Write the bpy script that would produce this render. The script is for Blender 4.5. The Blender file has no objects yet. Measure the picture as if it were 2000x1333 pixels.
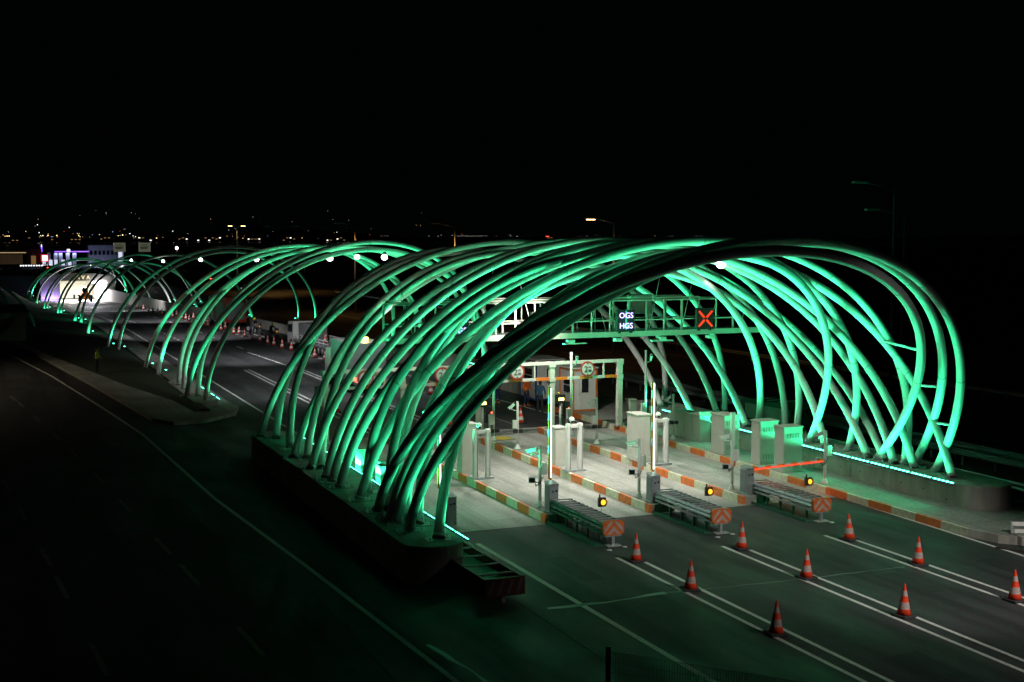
import bpy, bmesh, math, random
from mathutils import Vector, Matrix, Quaternion
random.seed(7)
S=bpy.context.scene; COL=S.collection
PI=math.pi
# ------------------------------------------------------------------ terrain
def zg(Y):
    if Y<135: return 0.0
    if Y<185: return -(Y-135)**2*.00028
    return -.7-.028*(Y-185)
def sm(t):
    t=max(0,min(1,t)); return t*t*(3-2*t)
def terr(X,Y):
    g=zg(min(Y,345))
    if X<10.5: g*=1-sm((10.5-X)/8)
    if X>27.5: g*=1-sm((X-27.5)/8)
    return g
# ------------------------------------------------------------------ materials
def nt(m): return m.node_tree.nodes, m.node_tree.links
def mat(name,col,rough=.6,metal=0,var=.15,scale=3,bump=0,bscale=40,spec=None,col2=None,rvar=0,detail=6,lo=.35,hi=.7,stretch=None):
    m=bpy.data.materials.new(name); m.use_nodes=True; N,L=nt(m); b=N['Principled BSDF']
    b.inputs['Roughness'].default_value=rough; b.inputs['Metallic'].default_value=metal
    if spec is not None: b.inputs['Specular IOR Level'].default_value=spec
    tc=N.new('ShaderNodeTexCoord'); mp=N.new('ShaderNodeMapping'); L.new(tc.outputs['Object'],mp.inputs[0])
    if stretch: mp.inputs['Scale'].default_value=stretch
    n=N.new('ShaderNodeTexNoise'); n.inputs['Scale'].default_value=scale; n.inputs['Detail'].default_value=detail
    L.new(mp.outputs[0],n.inputs['Vector'])
    r=N.new('ShaderNodeValToRGB'); r.color_ramp.elements[0].position=lo; r.color_ramp.elements[1].position=hi
    c2=col2 or tuple(c*(1-var) for c in col)
    r.color_ramp.elements[0].color=(*c2,1); r.color_ramp.elements[1].color=(*col,1)
    L.new(n.outputs[0],r.inputs[0]); L.new(r.outputs[0],b.inputs['Base Color'])
    if rvar:
        mr=N.new('ShaderNodeMapRange'); L.new(n.outputs[0],mr.inputs[0]); mr.inputs[1].default_value=.3; mr.inputs[2].default_value=.7
        mr.inputs[3].default_value=max(.05,rough-rvar); mr.inputs[4].default_value=min(1,rough+rvar); L.new(mr.outputs[0],b.inputs['Roughness'])
    if bump:
        n2=N.new('ShaderNodeTexNoise'); n2.inputs['Scale'].default_value=bscale; n2.inputs['Detail'].default_value=4; L.new(tc.outputs['Object'],n2.inputs['Vector'])
        bp=N.new('ShaderNodeBump'); bp.inputs['Strength'].default_value=bump; bp.inputs['Distance'].default_value=.02
        L.new(n2.outputs[0],bp.inputs['Height']); L.new(bp.outputs[0],b.inputs['Normal'])
    return m
def emit(name,col,st,sample=False,base=(.02,.02,.02)):
    m=bpy.data.materials.new(name); m.use_nodes=True; N,L=nt(m); b=N['Principled BSDF']
    b.inputs['Base Color'].default_value=(*base,1); b.inputs['Emission Color'].default_value=(*col,1); b.inputs['Emission Strength'].default_value=st
    b.inputs['Roughness'].default_value=.3
    if not sample: m.cycles.emission_sampling='NONE'
    return m
def surface(name,base,dark,light,rough,speck=60,track=None,brick=None,lanes=0):
    """asphalt / concrete with large patches, stains, fine aggregate and wheel tracks"""
    m=bpy.data.materials.new(name); m.use_nodes=True; N,L=nt(m); b=N['Principled BSDF']
    tc=N.new('ShaderNodeTexCoord')
    def noise(sc,det=5,stretch=None,ro=.55):
        n=N.new('ShaderNodeTexNoise'); n.inputs['Scale'].default_value=sc; n.inputs['Detail'].default_value=det; n.inputs['Roughness'].default_value=ro
        if stretch:
            mp=N.new('ShaderNodeMapping'); mp.inputs['Scale'].default_value=stretch; L.new(tc.outputs['Object'],mp.inputs[0]); L.new(mp.outputs[0],n.inputs['Vector'])
        else: L.new(tc.outputs['Object'],n.inputs['Vector'])
        return n
    def ramp(n,a,b_,c0,c1):
        r=N.new('ShaderNodeValToRGB'); e=r.color_ramp.elements; e[0].position=a; e[1].position=b_; e[0].color=(*c0,1); e[1].color=(*c1,1); L.new(n.outputs[0],r.inputs[0]); return r
    def mix(a,b_,f,mode='MIX'):
        x=N.new('ShaderNodeMix'); x.data_type='RGBA'; x.blend_type=mode
        for s,v in ((x.inputs[6],a),(x.inputs[7],b_)):
            if isinstance(v,tuple): s.default_value=(*v,1)
            else: L.new(v,s)
        if isinstance(f,float): x.inputs[0].default_value=f
        else: L.new(f,x.inputs[0])
        return x.outputs[2]
    c=ramp(noise(.22,6),.35,.68,dark,base).outputs[0]
    c=mix(c,light,ramp(noise(.9,7,(1,.22,1)),.52,.75,(0,0,0),(.7,.7,.7)).outputs[0])
    c=mix(c,dark,ramp(noise(2.2,8,(1,.5,1)),.56,.72,(0,0,0),(.55,.55,.55)).outputs[0])
    if track:
        c=mix(c,tuple(v*track for v in dark),ramp(noise(1.1,3,(1.0,.02,1)),.52,.66,(0,0,0),(.8,.8,.8)).outputs[0])
    if lanes:
        sx=N.new('ShaderNodeSeparateXYZ'); L.new(tc.outputs['Object'],sx.inputs[0])
        def mth(op,a,b_=None):
            q=N.new('ShaderNodeMath'); q.operation=op
            for k_,v_ in enumerate((a,b_)):
                if v_ is None: continue
                if isinstance(v_,(int,float)): q.inputs[k_].default_value=v_
                else: L.new(v_,q.inputs[k_])
            return q.outputs[0]
        t_=mth('ABSOLUTE',mth('SUBTRACT',mth('FLOORED_MODULO',mth('SUBTRACT',sx.outputs[0],14.5),4.02),2.0))
        d_=mth('ABSOLUTE',mth('SUBTRACT',t_,.82)); wob=mth('MULTIPLY',noise(.35,4,(1,.25,1)).outputs[0],.5)
        k_=mth('SUBTRACT',1.0,mth('DIVIDE',mth('SUBTRACT',d_,.0),mth('ADD',wob,.12))); k_=mth('MAXIMUM',k_,0.0); k_=mth('MULTIPLY',k_,lanes)
        k_=mth('MULTIPLY',k_,ramp(noise(2.5,6,(1,.12,1)),.3,.62,(.25,.25,.25),(1,1,1)).outputs[0])
        c=mix(c,tuple(v*.62 for v in dark),k_)
    ag=ramp(noise(9,6,None,.75),.36,.66,(.74,.74,.74),(1.2,1.2,1.2)).outputs[0]
    c=mix(c,ag,1.0,'MULTIPLY')
    sp=ramp(noise(speck*.55,4,None,.8),.34,.68,(.55,.55,.55),(1.42,1.42,1.42)).outputs[0]
    c=mix(c,sp,1.0,'MULTIPLY')
    if brick:
        bt=N.new('ShaderNodeTexBrick'); bt.offset=0; bt.inputs['Scale'].default_value=1; bt.inputs['Brick Width'].default_value=brick[0]; bt.inputs['Row Height'].default_value=brick[1]
        bt.inputs['Mortar Size'].default_value=.016; bt.inputs['Mortar Smooth'].default_value=.3
        bt.inputs['Color1'].default_value=(1,1,1,1); bt.inputs['Color2'].default_value=(.86,.86,.87,1); bt.inputs['Mortar'].default_value=(.35,.34,.32,1)
        L.new(tc.outputs['Object'],bt.inputs['Vector']); c=mix(c,bt.outputs[0],1.0,'MULTIPLY')
    L.new(c,b.inputs['Base Color']); b.inputs['Specular IOR Level'].default_value=.22
    rn=N.new('ShaderNodeMapRange'); n=noise(.6,5,(1,.3,1)); L.new(n.outputs[0],rn.inputs[0]); rn.inputs[1].default_value=.35; rn.inputs[2].default_value=.65
    rn.inputs[3].default_value=rough-.14; rn.inputs[4].default_value=rough+.14; L.new(rn.outputs[0],b.inputs['Roughness'])
    bp=N.new('ShaderNodeBump'); bp.inputs['Strength'].default_value=.5; bp.inputs['Distance'].default_value=.006; L.new(noise(speck*1.3,3).outputs[0],bp.inputs['Height']); L.new(bp.outputs[0],b.inputs['Normal'])
    return m
M={}
M['asphalt']=surface('asphalt',(.052,.052,.054),(.034,.034,.036),(.078,.077,.075),.62,70,track=.75,lanes=.85)
M['slab']=surface('concrete_slab',(.42,.41,.38),(.27,.26,.24),(.50,.49,.46),.6,45,track=.9,brick=(4.1,5.2),lanes=.8)
M['paving']=surface('paving_concrete',(.36,.35,.32),(.22,.215,.20),(.44,.43,.40),.75,60,brick=(1.4,2.6))
M['conc']=mat('wall_concrete',(.36,.34,.30),.8,0,scale=1.6,col2=(.20,.19,.165),bump=.35,bscale=18,stretch=(1,1,.45),lo=.3,hi=.72)
M['tube']=mat('white_tube_paint',(.74,.75,.73),.38,0,var=.08,scale=1.2,rvar=.06)
M['plate']=mat('plate_steel',(.42,.42,.40),.5,.3,var=.3,scale=9)
M['galv']=mat('galvanised_steel',(.50,.52,.54),.38,.75,var=.25,scale=14,rvar=.12)
M['white']=mat('white_powder_coat',(.68,.68,.64),.45,0,var=.08,scale=4)
M['cream']=mat('cream_beam_paint',(.62,.63,.54),.5,0,var=.12,scale=5)
M['grey']=mat('grey_cabinet_paint',(.46,.45,.40),.5,0,var=.1,scale=3)
M['dgrey']=mat('dark_grey_paint',(.17,.18,.19),.45,0,var=.2,scale=4)
M['black']=mat('black_plastic',(.018,.018,.02),.5,0,var=.2)
M['rubber']=mat('black_rubber',(.03,.03,.032),.8,0,var=.3,scale=20)
M['orange']=mat('orange_kerb_paint',(.72,.17,.035),.6,0,scale=5,col2=(.50,.10,.025),bump=.2,bscale=30,lo=.3,hi=.6)
M['kcream']=mat('cream_kerb_paint',(.62,.60,.45),.65,0,scale=6,col2=(.44,.42,.31),bump=.2,bscale=30,lo=.3,hi=.6)
M['orgloss']=mat('orange_gloss',(.80,.20,.02),.35,0,var=.15)
M['panelo']=mat('panel_orange',(.60,.12,.012),.45,0,var=.25,scale=9)
M['coneo']=mat('cone_red_orange',(.78,.05,.012),.42,0,var=.22,scale=5)
M['conew']=mat('cone_white_band',(.60,.60,.58),.35,0,var=.15,scale=12)
M['conewd']=mat('cone_greyed_band',(.42,.33,.30),.45,0,var=.3,scale=9)  # greyer, pinker band tone for the near cones and chevrons
M['paint']=mat('line_paint',(.62,.62,.58),.6,0,scale=14,col2=(.34,.34,.32),lo=.30,hi=.50)
M['paintw']=mat('worn_line_paint',(.26,.26,.22),.7,0,scale=9,col2=(.06,.06,.055),lo=.34,hi=.55)
M['seal']=mat('crack_sealant',(.16,.165,.16),.28,0,var=.5,scale=9)
M['grass']=mat('grass_earth',(.028,.040,.018),.95,0,scale=5,col2=(.012,.018,.010),bump=.9,bscale=14)
M['earth']=mat('dark_earth',(.05,.038,.024),.95,0,scale=.15,col2=(.02,.017,.012),bump=.6,bscale=3)
M['grate']=mat('mesh_green',(.03,.14,.085),.5,.3,var=.4,scale=12)
M['rail_unlit']=mat('unlit_red_panel',(.20,.06,.035),.5,.1,var=.4,scale=8)  # cushion standing out of the light: its darkness is put into the colour
M['red']=mat('red_vehicle_paint',(.42,.03,.02),.35,0,var=.2)
M['bluep']=mat('blue_trim',(.02,.04,.22),.45,0,var=.2)
M['glass']=mat('dark_glass',(.012,.015,.018),.08,0,var=.2)
M['carp']=mat('dark_car_paint',(.04,.045,.055),.25,.4,var=.2)
M['silver']=mat('silver_car_paint',(.35,.36,.38),.28,.6,var=.1)
M['building']=mat('pale_wall',(.45,.46,.5),.8,0,var=.2,scale=.6)
M['bdark']=mat('dark_wall',(.07,.06,.055),.9,0,var=.3,scale=.5)
M['skin']=mat('skin',(.45,.26,.18),.6,0,var=.1)
M['navy']=mat('navy_overall',(.02,.03,.11),.85,0,var=.3,scale=12)
M['hiorange']=mat('orange_vest',(.85,.16,.02),.7,0,var=.2,scale=10)
M['hiyellow']=mat('yellow_vest',(.55,.70,.04),.6,0,var=.2,scale=10)
M['bluej']=mat('blue_jacket',(.03,.11,.22),.8,0,scale=1,col2=(.015,.05,.10),stretch=(1,1,22))
M['dcloth']=mat('dark_trousers',(.03,.03,.035),.9,0,var=.3,scale=12)
M['yp']=mat('yellow_paint',(.62,.45,.06),.6,0,var=.25,scale=10)
M['water']=mat('sea_water',(.004,.006,.008),.2,0,var=.3,scale=.02)
M['hill']=mat('hill_dark',(.02,.022,.02),1,0,var=.4,scale=.01)
G=(.035,1.0,.40)
E_={}
E_['led']=emit('green_led',(.09,1,.58),11)
E_['ledg']=emit('green_led_diffuser',(.0,1,.45),.55)
E_['ledw']=emit('white_led',(.62,1,.78),3.5)
E_['ledr']=emit('red_led',(1,.06,.02),1.5)
E_['ledrc']=emit('red_led_core',(1,.33,.20),2.6)
E_['lamp']=emit('white_lamp',(1,.97,.9),12)
E_['bol']=emit('bollard_lamp',(.9,.95,1),4)
E_['warm']=emit('sodium_lamp',(1,.62,.22),18)
E_['amber']=emit('amber_lamp',(1,.40,.02),2.6)
E_['ambers']=emit('amber_lamp_dim',(1,.35,.02),.7)
E_['amberhot']=emit('amber_beacon',(1,.72,.16),9)
E_['tail']=emit('tail_lamp',(1,.06,.02),12)
E_['head']=emit('head_lamp',(1,.95,.85),18)
E_['viol']=emit('violet_led_text',(.50,.40,1.0),3.4)
E_['grn']=emit('green_arrow_led',(.02,.62,.38),1.0)
E_['xred']=emit('red_cross_led',(1,.035,.01),1.6)
E_['purple']=emit('purple_led_strip',(.22,.06,1.0),3.5)
E_['win']=emit('warm_window',(1,.55,.18),.16)
E_['winw']=emit('white_window',(.75,.8,1),.9)
E_['sign']=emit('lit_signboard',(.42,.45,.30),.16)
E_['signw']=emit('white_sign',(.8,.8,1),2.2)
E_['signr']=emit('red_sign',(1,.03,.02),1.6)
# ------------------------------------------------------------------ mesh builder
class MB:
    def __init__(s): s.bm=bmesh.new(); s.ms=[]
    def mi(s,m):
        if m not in s.ms: s.ms.append(m)
        return s.ms.index(m)
    def faces(s,fs,m,smooth=False):
        i=s.mi(m)
        for f in fs: f.material_index=i; f.smooth=smooth
    def box(s,c,d,m,R=None,bev=0,taper=None):
        x,y,z=(v/2 for v in d); vs=[]
        for k in (-1,1):
            t=1 if (k<0 or not taper) else taper
            for a,b in ((-1,-1),(1,-1),(1,1),(-1,1)): vs.append(Vector((a*x*t,b*y*t,k*z)))
        if R is not None: vs=[R@v for v in vs]
        vs=[s.bm.verts.new(v+Vector(c)) for v in vs]
        fs=[s.bm.faces.new([vs[i] for i in q]) for q in ((3,2,1,0),(4,5,6,7),(0,1,5,4),(1,2,6,5),(2,3,7,6),(3,0,4,7))]
        s.faces(fs,m)
        if bev:
            es=list({e for f in fs for e in f.edges}); r=bmesh.ops.bevel(s.bm,geom=es,offset=bev,segments=2,affect='EDGES',profile=.7)
            s.faces(r['faces'],m)
        return s
    def bar(s,a,b,w,h,m,up=Vector((0,0,1))):
        a=Vector(a);b=Vector(b);d=b-a;L=d.length;d.normalize(); 
        if abs(d.dot(up))>.98: up=Vector((0,1,0))
        x=d.cross(up).normalized(); z=x.cross(d)
        R=Matrix((x,d,z)).transposed(); return s.box((a+b)/2,(w,L,h),m,R)
    def tube(s,pts,r,m,n=10,cap=True,smooth=True):
        pts=[Vector(p) for p in pts]; rs=r if isinstance(r,(list,tuple)) else [r]*len(pts)
        rings=[];t0=(pts[1]-pts[0]).normalized(); up=Vector((0,0,1)) if abs(t0.z)<.9 else Vector((1,0,0)); x=t0.cross(up).normalized()
        for i,p in enumerate(pts):
            t=(pts[min(i+1,len(pts)-1)]-pts[max(i-1,0)]).normalized()
            x=(x-t*x.dot(t)).normalized(); y=t.cross(x)
            rings.append([s.bm.verts.new(p+(x*math.cos(2*PI*k/n)+y*math.sin(2*PI*k/n))*rs[i]) for k in range(n)])
        fs=[]
        for A,B in zip(rings,rings[1:]):
            for k in range(n): fs.append(s.bm.faces.new((A[k],A[(k+1)%n],B[(k+1)%n],B[k])))
        s.faces(fs,m,smooth)
        if cap: s.faces([s.bm.faces.new(rings[0][::-1]),s.bm.faces.new(rings[-1])],m)
        return s
    def lathe(s,prof,m,c=(0,0,0),n=20,R=None,mats=None):
        rings=[]
        for r,z in prof:
            ring=[]
            for k in range(n):
                v=Vector((r*math.cos(2*PI*k/n),r*math.sin(2*PI*k/n),z))
                if R is not None: v=R@v
                ring.append(s.bm.verts.new(v+Vector(c)))
            rings.append(ring)
        for i,(A,B) in enumerate(zip(rings,rings[1:])):
            fs=[s.bm.faces.new((A[k],A[(k+1)%n],B[(k+1)%n],B[k])) for k in range(n)]
            s.faces(fs,mats[i] if mats else m,True)
        s.faces([s.bm.faces.new(rings[0][::-1])],m); s.faces([s.bm.faces.new(rings[-1])],mats[-1] if mats else m)
        return s
    def poly(s,pts,m,z0=None,z1=None):
        """flat polygon or prism (z0..z1)"""
        if z1 is None: 
            s.faces([s.bm.faces.new([s.bm.verts.new(p) for p in pts])],m); return s
        A=[s.bm.verts.new((p[0],p[1],z0)) for p in pts];B=[s.bm.verts.new((p[0],p[1],z1)) for p in pts];n=len(pts)
        fs=[s.bm.faces.new(A[::-1]),s.bm.faces.new(B)]+[s.bm.faces.new((A[k],A[(k+1)%n],B[(k+1)%n],B[k])) for k in range(n)]
        s.faces(fs,m); return s
    def prism(s,prof,m,x0,x1,T=None):
        """profile in (y,z) extruded along x"""
        A=[];B=[]
        for y,z in prof:
            a=Vector((x0,y,z));b=Vector((x1,y,z))
            if T is not None: a=T@a;b=T@b
            A.append(s.bm.verts.new(a));B.append(s.bm.verts.new(b))
        n=len(prof); fs=[s.bm.faces.new(A[::-1]),s.bm.faces.new(B)]+[s.bm.faces.new((A[k],A[(k+1)%n],B[(k+1)%n],B[k])) for k in range(n)]
        s.faces(fs,m); return s
    def ball(s,c,r,m,sc=(1,1,1),u=14,v=9):
        res=bmesh.ops.create_uvsphere(s.bm,u_segments=u,v_segments=v,radius=r,matrix=Matrix.Translation(c)@Matrix.Diagonal((*sc,1)))
        s.faces({f for vv in res['verts'] for f in vv.link_faces},m,True); return s
    def build(s,name,parent=None,loc=None,rz=0,recalc=True):
        if recalc: bmesh.ops.recalc_face_normals(s.bm,faces=s.bm.faces)
        me=bpy.data.meshes.new(name); s.bm.to_mesh(me); s.bm.free()
        for m in s.ms: me.materials.append(m)
        o=bpy.data.objects.new(name,me); COL.objects.link(o)
        if parent: o.parent=parent
        if loc is not None: o.location=loc
        if rz: o.rotation_euler.z=rz
        return o
def tag(o,label=None,cat=None,group=None,kind=None):
    if label: o['label']=label
    if cat: o['category']=cat
    if group: o['group']=group
    if kind: o['kind']=kind
    return o
def thing(name,label,cat,loc=(0,0,0),rz=0,group=None):
    o=bpy.data.objects.new(name,None); COL.objects.link(o); o.location=loc; o.rotation_euler.z=rz; o.empty_display_size=.2
    return tag(o,label,cat,group)
def dup(o,loc=None,rz=None,label=None,parent=None):
    c=o.copy(); COL.objects.link(c)
    if parent: c.parent=parent
    if loc is not None: c.location=loc
    if rz is not None: c.rotation_euler.z=rz
    if label: c['label']=label
    for ch in list(o.children): dup(ch,parent=c)
    return c
def struct(mb,name,**k):
    o=mb.build(name,**k); o['kind']='structure'; return o
ORD='first second third fourth fifth sixth seventh eighth ninth tenth eleventh twelfth thirteenth fourteenth fifteenth sixteenth seventeenth eighteenth nineteenth twentieth twenty-first twenty-second twenty-third twenty-fourth twenty-fifth twenty-sixth twenty-seventh twenty-eighth twenty-ninth thirtieth'.split()
def text(body,size,m,ext=.01,align='CENTER'):
    cu=bpy.data.curves.new('t','FONT'); cu.body=body; cu.size=size; cu.extrude=ext; cu.align_x=align; cu.align_y='CENTER'; cu.resolution_u=3
    o=bpy.data.objects.new('t',cu); COL.objects.link(o); dg=bpy.context.evaluated_depsgraph_get(); dg.update()
    me=bpy.data.meshes.new_from_object(o.evaluated_get(dg)); bpy.data.objects.remove(o); bpy.data.curves.remove(cu)
    me.materials.clear(); me.materials.append(m); return me
def put_text(name,body,size,m,loc,parent,rot=(PI/2,0,0),ext=.008):
    me=text(body,size,m,ext); o=bpy.data.objects.new(name,me); COL.objects.link(o); o.parent=parent; o.location=loc; o.rotation_euler=rot; return o
def lamp(kind,name,loc,power,col,parent=None,**k):
    l=bpy.data.lights.new(name,kind); l.energy=power; l.color=col
    for a,v in k.items():
        if a!='dir': setattr(l,a,v)
    o=bpy.data.objects.new(name,l); COL.objects.link(o); o.location=loc
    if 'dir' in k: o.rotation_euler=Vector(k['dir']).to_track_quat('-Z','Y').to_euler()
    if parent: o.parent=parent
    return o
# ------------------------------------------------------------------ setting
def sheet(name,xs,ys,m,f,kind='structure',off=0):
    b=MB(); V=[[b.bm.verts.new((x,y,f(x,y)+off)) for x in xs] for y in ys]
    fs=[b.bm.faces.new((V[j][i],V[j][i+1],V[j+1][i+1],V[j+1][i])) for j in range(len(ys)-1) for i in range(len(xs)-1)]
    b.faces(fs,m,True); o=b.build(name,recalc=False); o['kind']=kind; return o
ys=[-120,-40,0,60,100,135]+list(range(140,345,6))+[345]
sheet('road',[-400,-120,-50,-20,0,2.5,5,7,9,10.5,11.5,27,27.5,30,33,35.5,38],ys,M['asphalt'],terr)
def terr2(X,Y):
    z=-.03
    if X>36 and Y>150: z+= .0
    return z
sheet('ground',[38,60,120,300,900],[-120,0,60,120,200,345,700,1500],M['earth'],lambda x,y:-.03)
sheet('ground',[-400,-100,0,38],[345,420,600,900],M['earth'],lambda x,y:-.03)
sheet('sea',[-6000,-1000,0,1000,9000],[900,1500,3000,9000],M['water'],lambda x,y:-.6)
sheet('highway',[42.5,55.2],[-60,40,80,140,200,345,600],M['asphalt'],lambda x,y:-.02)
sheet('highway',[60,71],[-60,40,80,140,200,345,600],M['asphalt'],lambda x,y:-.02)
# raised earth over the tunnel
b=MB(); b.poly([(3,293.4),(15.2,293.4),(15.2,352),(3,352)],M['grass'],-5,1.9); b.poly([(25.7,293.4),(34,293.4),(34,352),(25.7,352)],M['grass'],-5,1.9); b.poly([(15.2,293.4),(25.7,293.4),(25.7,352),(15.2,352)],M['grass'],1.15,1.9); struct(b,'hill')
# concrete slab under the canopy
sheet('road',[12.6,30.3],[40.3,45,50,55,61.5],M['slab'],lambda x,y:.008)
# left pavement beside the left plinth
b=MB(); b.poly([(12.2,34.2),(13.3,34.4),(14.0,36.2),(14.45,38.2),(14.7,40.6),(14.75,60.5),(12.2,60.5)],M['paving'],-.1,.10); struct(b,'pavement')
# grass berm on the left with the stone border walk
bx=[0.6,2,4,6,8,10,11.9]
def berm(x,y):
    lim=walk_x(y)
    return terr(x,y)+.10+.22*sm((x-lim)/3)*sm((12-x)/1.0)
WALK_OUT=[(13.7,74.8),(13.05,72.2),(10.9,69.7),(9.3,69.6),(8.4,71.4),(6.7,90.3),(3.8,118.6),(1.5,130.3),(-3,146)]
WALK_IN=[(13.1,77.5),(12.6,76.2),(11.05,73.05),(10.9,73.2),(10.53,78.6),(8.8,87.8),(5.2,112.9),(1.8,141),(-1,152)]
def interp(pts,y):
    p=sorted(pts,key=lambda q:q[1])
    if y<=p[0][1]: return p[0][0]
    for a,c in zip(p,p[1:]):
        if y<=c[1]: return a[0]+(c[0]-a[0])*(y-a[1])/max(1e-6,c[1]-a[1])
    return p[-1][0]
def walk_x(y): return interp(WALK_IN[3:],y)
b=MB(); ysb=[73.2,76,80,86,92,98,106,114,122,130,140]+list(range(150,292,8))+[291]
V=[]
for y in ysb:
    x0=walk_x(y); V.append([b.bm.verts.new((x0+(11.9-x0)*t,y,terr(x0+(11.9-x0)*t,y)+.05+.28*sm(t*3)*sm((1-t)*6))) for t in (0,.1,.25,.4,.55,.7,.85,.93,1)])
b.faces([b.bm.faces.new((V[j][i],V[j][i+1],V[j+1][i+1],V[j+1][i])) for j in range(len(V)-1) for i in range(8)],M['grass'],True)
struct(b,'grass_bank',recalc=False)
b=MB(); n=len(WALK_OUT)
A=[(x,y,.20) for x,y in WALK_OUT]; B=[(x,y,.20) for x,y in WALK_IN]
for i in range(n-1):
    b.poly([A[i],B[i],B[i+1],A[i+1]],M['paving'])
    b.poly([A[i],A[i+1],(A[i+1][0],A[i+1][1],-.1),(A[i][0],A[i][1],-.1)],M['conc'])
    b.poly([B[i+1],B[i],(B[i][0],B[i][1],-.1),(B[i+1][0],B[i+1][1],-.1)],M['conc'])
b.poly([A[0],B[0],(B[0][0],B[0][1],-.1),(A[0][0],A[0][1],-.1)],M['conc'])
struct(b,'pavement')
# concrete verge strip between bank and carriageway
b=MB(); yy=[75,90,110,135]+list(range(141,292,10))
for y0,y1 in zip(yy,yy[1:]):
    for xa,xb,za,zb in ((11.9,13.6,.14,.12),(13.6,13.62,.12,0)):
        b.poly([(xa,y0,zg(y0)+za),(xb,y0,zg(y0)+zb),(xb,y1,zg(y1)+zb),(xa,y1,zg(y1)+za)],M['paving'])
struct(b,'pavement')
# painted markings
LM=MB()
def line(x0,y0,x1,y1,w=.13,m=None,dash=None):
    m=m or M['paint']; L=abs(y1-y0); seg=dash[0] if dash else 8.0; step=dash[0]+dash[1] if dash else 8.0; t=0
    while t<L-.01:
        e=min(t+seg,L); ya=y0+(y1-y0)*t/L; yb=y0+(y1-y0)*e/L; xa=x0+(x1-x0)*t/L; xb=x0+(x1-x0)*e/L
        LM.poly([(xa-w/2,ya,terr(xa,ya)+.006),(xa+w/2,ya,terr(xa,ya)+.006),(xb+w/2,yb,terr(xb,yb)+.006),(xb-w/2,yb,terr(xb,yb)+.006)],m); t+=step
for xa in (18.15,22.0,26.0):
    line(xa+.0,35.2,xa+.02,8,.13); line(xa+.55,34.9,xa+.6,8,.13)
line(30.35,38.6,29.6,14,.13); line(29.6,14,29,0,.13)
line(14.78,38.6,15.0,24,.17,M['paint']); line(15.0,24,15.2,10,.17,M['paintw'])
line(14.72,62.3,14.72,135); line(14.72,135,14.72,290)
line(18.15,63,18.25,97); line(18.62,63,18.62,97.5)
line(22.0,63,22.0,99.4); line(22.42,63,22.42,99); line(22.0,99.4,21.4,112)
line(21.7,116,19.0,285,.13,dash=(2.6,4.2))
line(18.0,117,15.9,205,.11,dash=(1.0,1.2)); line(15.9,205,15.6,285,.11,dash=(1.0,1.2))
line(25.0,120,23.6,150,.13,dash=(1.6,1.6)); line(23.6,150,23.2,222,.13,dash=(1.6,1.6)); line(25.6,108,26.2,99,.13); 
line(29.9,62.5,29.3,75,.12); line(29.3,75,27.4,110,.12); line(27.4,110,25.9,135,.12); line(25.9,135,24.6,190,.12); line(24.6,190,24.3,288,.12)
line(26.2,62.5,26.4,99,.12,M['paintw'])
EL=[(9.9,22),(9.57,27.8),(8.92,37.8),(8.05,49.2),(7.39,66.8),(6.39,78.5),(4.5,98.2),(1.39,123.5),(-2.5,142)]
for (xa,ya),(xb,yb) in zip(EL,EL[1:]): line(xa,ya,xb,yb,.15)
DL=[(6.0,30),(5.3,40.9),(4.4,54),(3.4,66.7),(1.8,84),(-.8,104)]
for (xa,ya),(xb,yb) in zip(DL,DL[1:]): line(xa,ya,xb,yb,.14,M['paintw'],dash=(2.6,4.4))
for (xa,ya),(xb,yb) in zip(DL,DL[1:]): line(xa-3.6,ya,xb-3.6,yb,.14,M['paintw'],dash=(2.6,4.4))
struct(LM,'road_marking',recalc=False)
b=MB()
def hw(x,y0,y1,dash=None):
    t=y0
    while t<y1:
        e=min(t+(dash[0] if dash else 20),y1); b.poly([(x-.08,t,-.012),(x+.08,t,-.012),(x+.08,e,-.012),(x-.08,e,-.012)],M['paintw']); t=e+(dash[1] if dash else 0)
hw(43.1,0,330); hw(54.6,0,330); hw(47,0,330,(3,6)); hw(50.8,0,330,(3,6)); hw(60.5,0,330)
struct(b,'road_marking',recalc=False)
# crack sealing
b=MB()
def squig(pts,w,amp,seed):
    random.seed(seed); P=[]
    for (x0,y0),(x1,y1) in zip(pts,pts[1:]):
        k=max(2,int(math.hypot(x1-x0,y1-y0)/.35))
        for i in range(k): P.append((x0+(x1-x0)*i/k+random.uniform(-amp,amp),y0+(y1-y0)*i/k+random.uniform(-amp,amp)))
    P.append(pts[-1])
    for i,(p,q) in enumerate(zip(P,P[1:])):
        d=Vector((q[0]-p[0],q[1]-p[1])).normalized(); nx,ny=-d.y,d.x; wa=w*(.75+.4*math.sin(i*.9)); wb=w*(.75+.4*math.sin((i+1)*.9))
        b.poly([(p[0]-nx*wa,p[1]-ny*wa,.010),(p[0]+nx*wa,p[1]+ny*wa,.010),(q[0]+nx*wb,q[1]+ny*wb,.010),(q[0]-nx*wb,q[1]-ny*wb,.010)],M['seal'])
squig([(13.9,30.95),(15.6,30.9),(17.6,31.1)],.10,.03,1); squig([(17.6,31.1),(20.5,30.9),(25.7,30.8)],.028,.03,2); squig([(9.9,29.3),(10.15,27.6),(10.3,25.6)],.07,.035,3)
struct(b,'crack_sealing',recalc=False)
pm=surface('asphalt_patch',(.036,.036,.038),(.024,.024,.026),(.05,.05,.05),.7,60)
b=MB()
for x0,y0,w_,l_ in ((19.6,20.5,1.1,3.8),(24.2,28.2,.9,2.2),(5.6,44,1.3,6),(16.0,33.0,.7,3.0),(21.0,70,1.2,5),(28.3,26.5,.8,4.2)): b.poly([(x0,y0,.004),(x0+w_,y0+.1,.004),(x0+w_,y0+l_,.004),(x0-.03,y0+l_-.1,.004)],pm)
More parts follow.
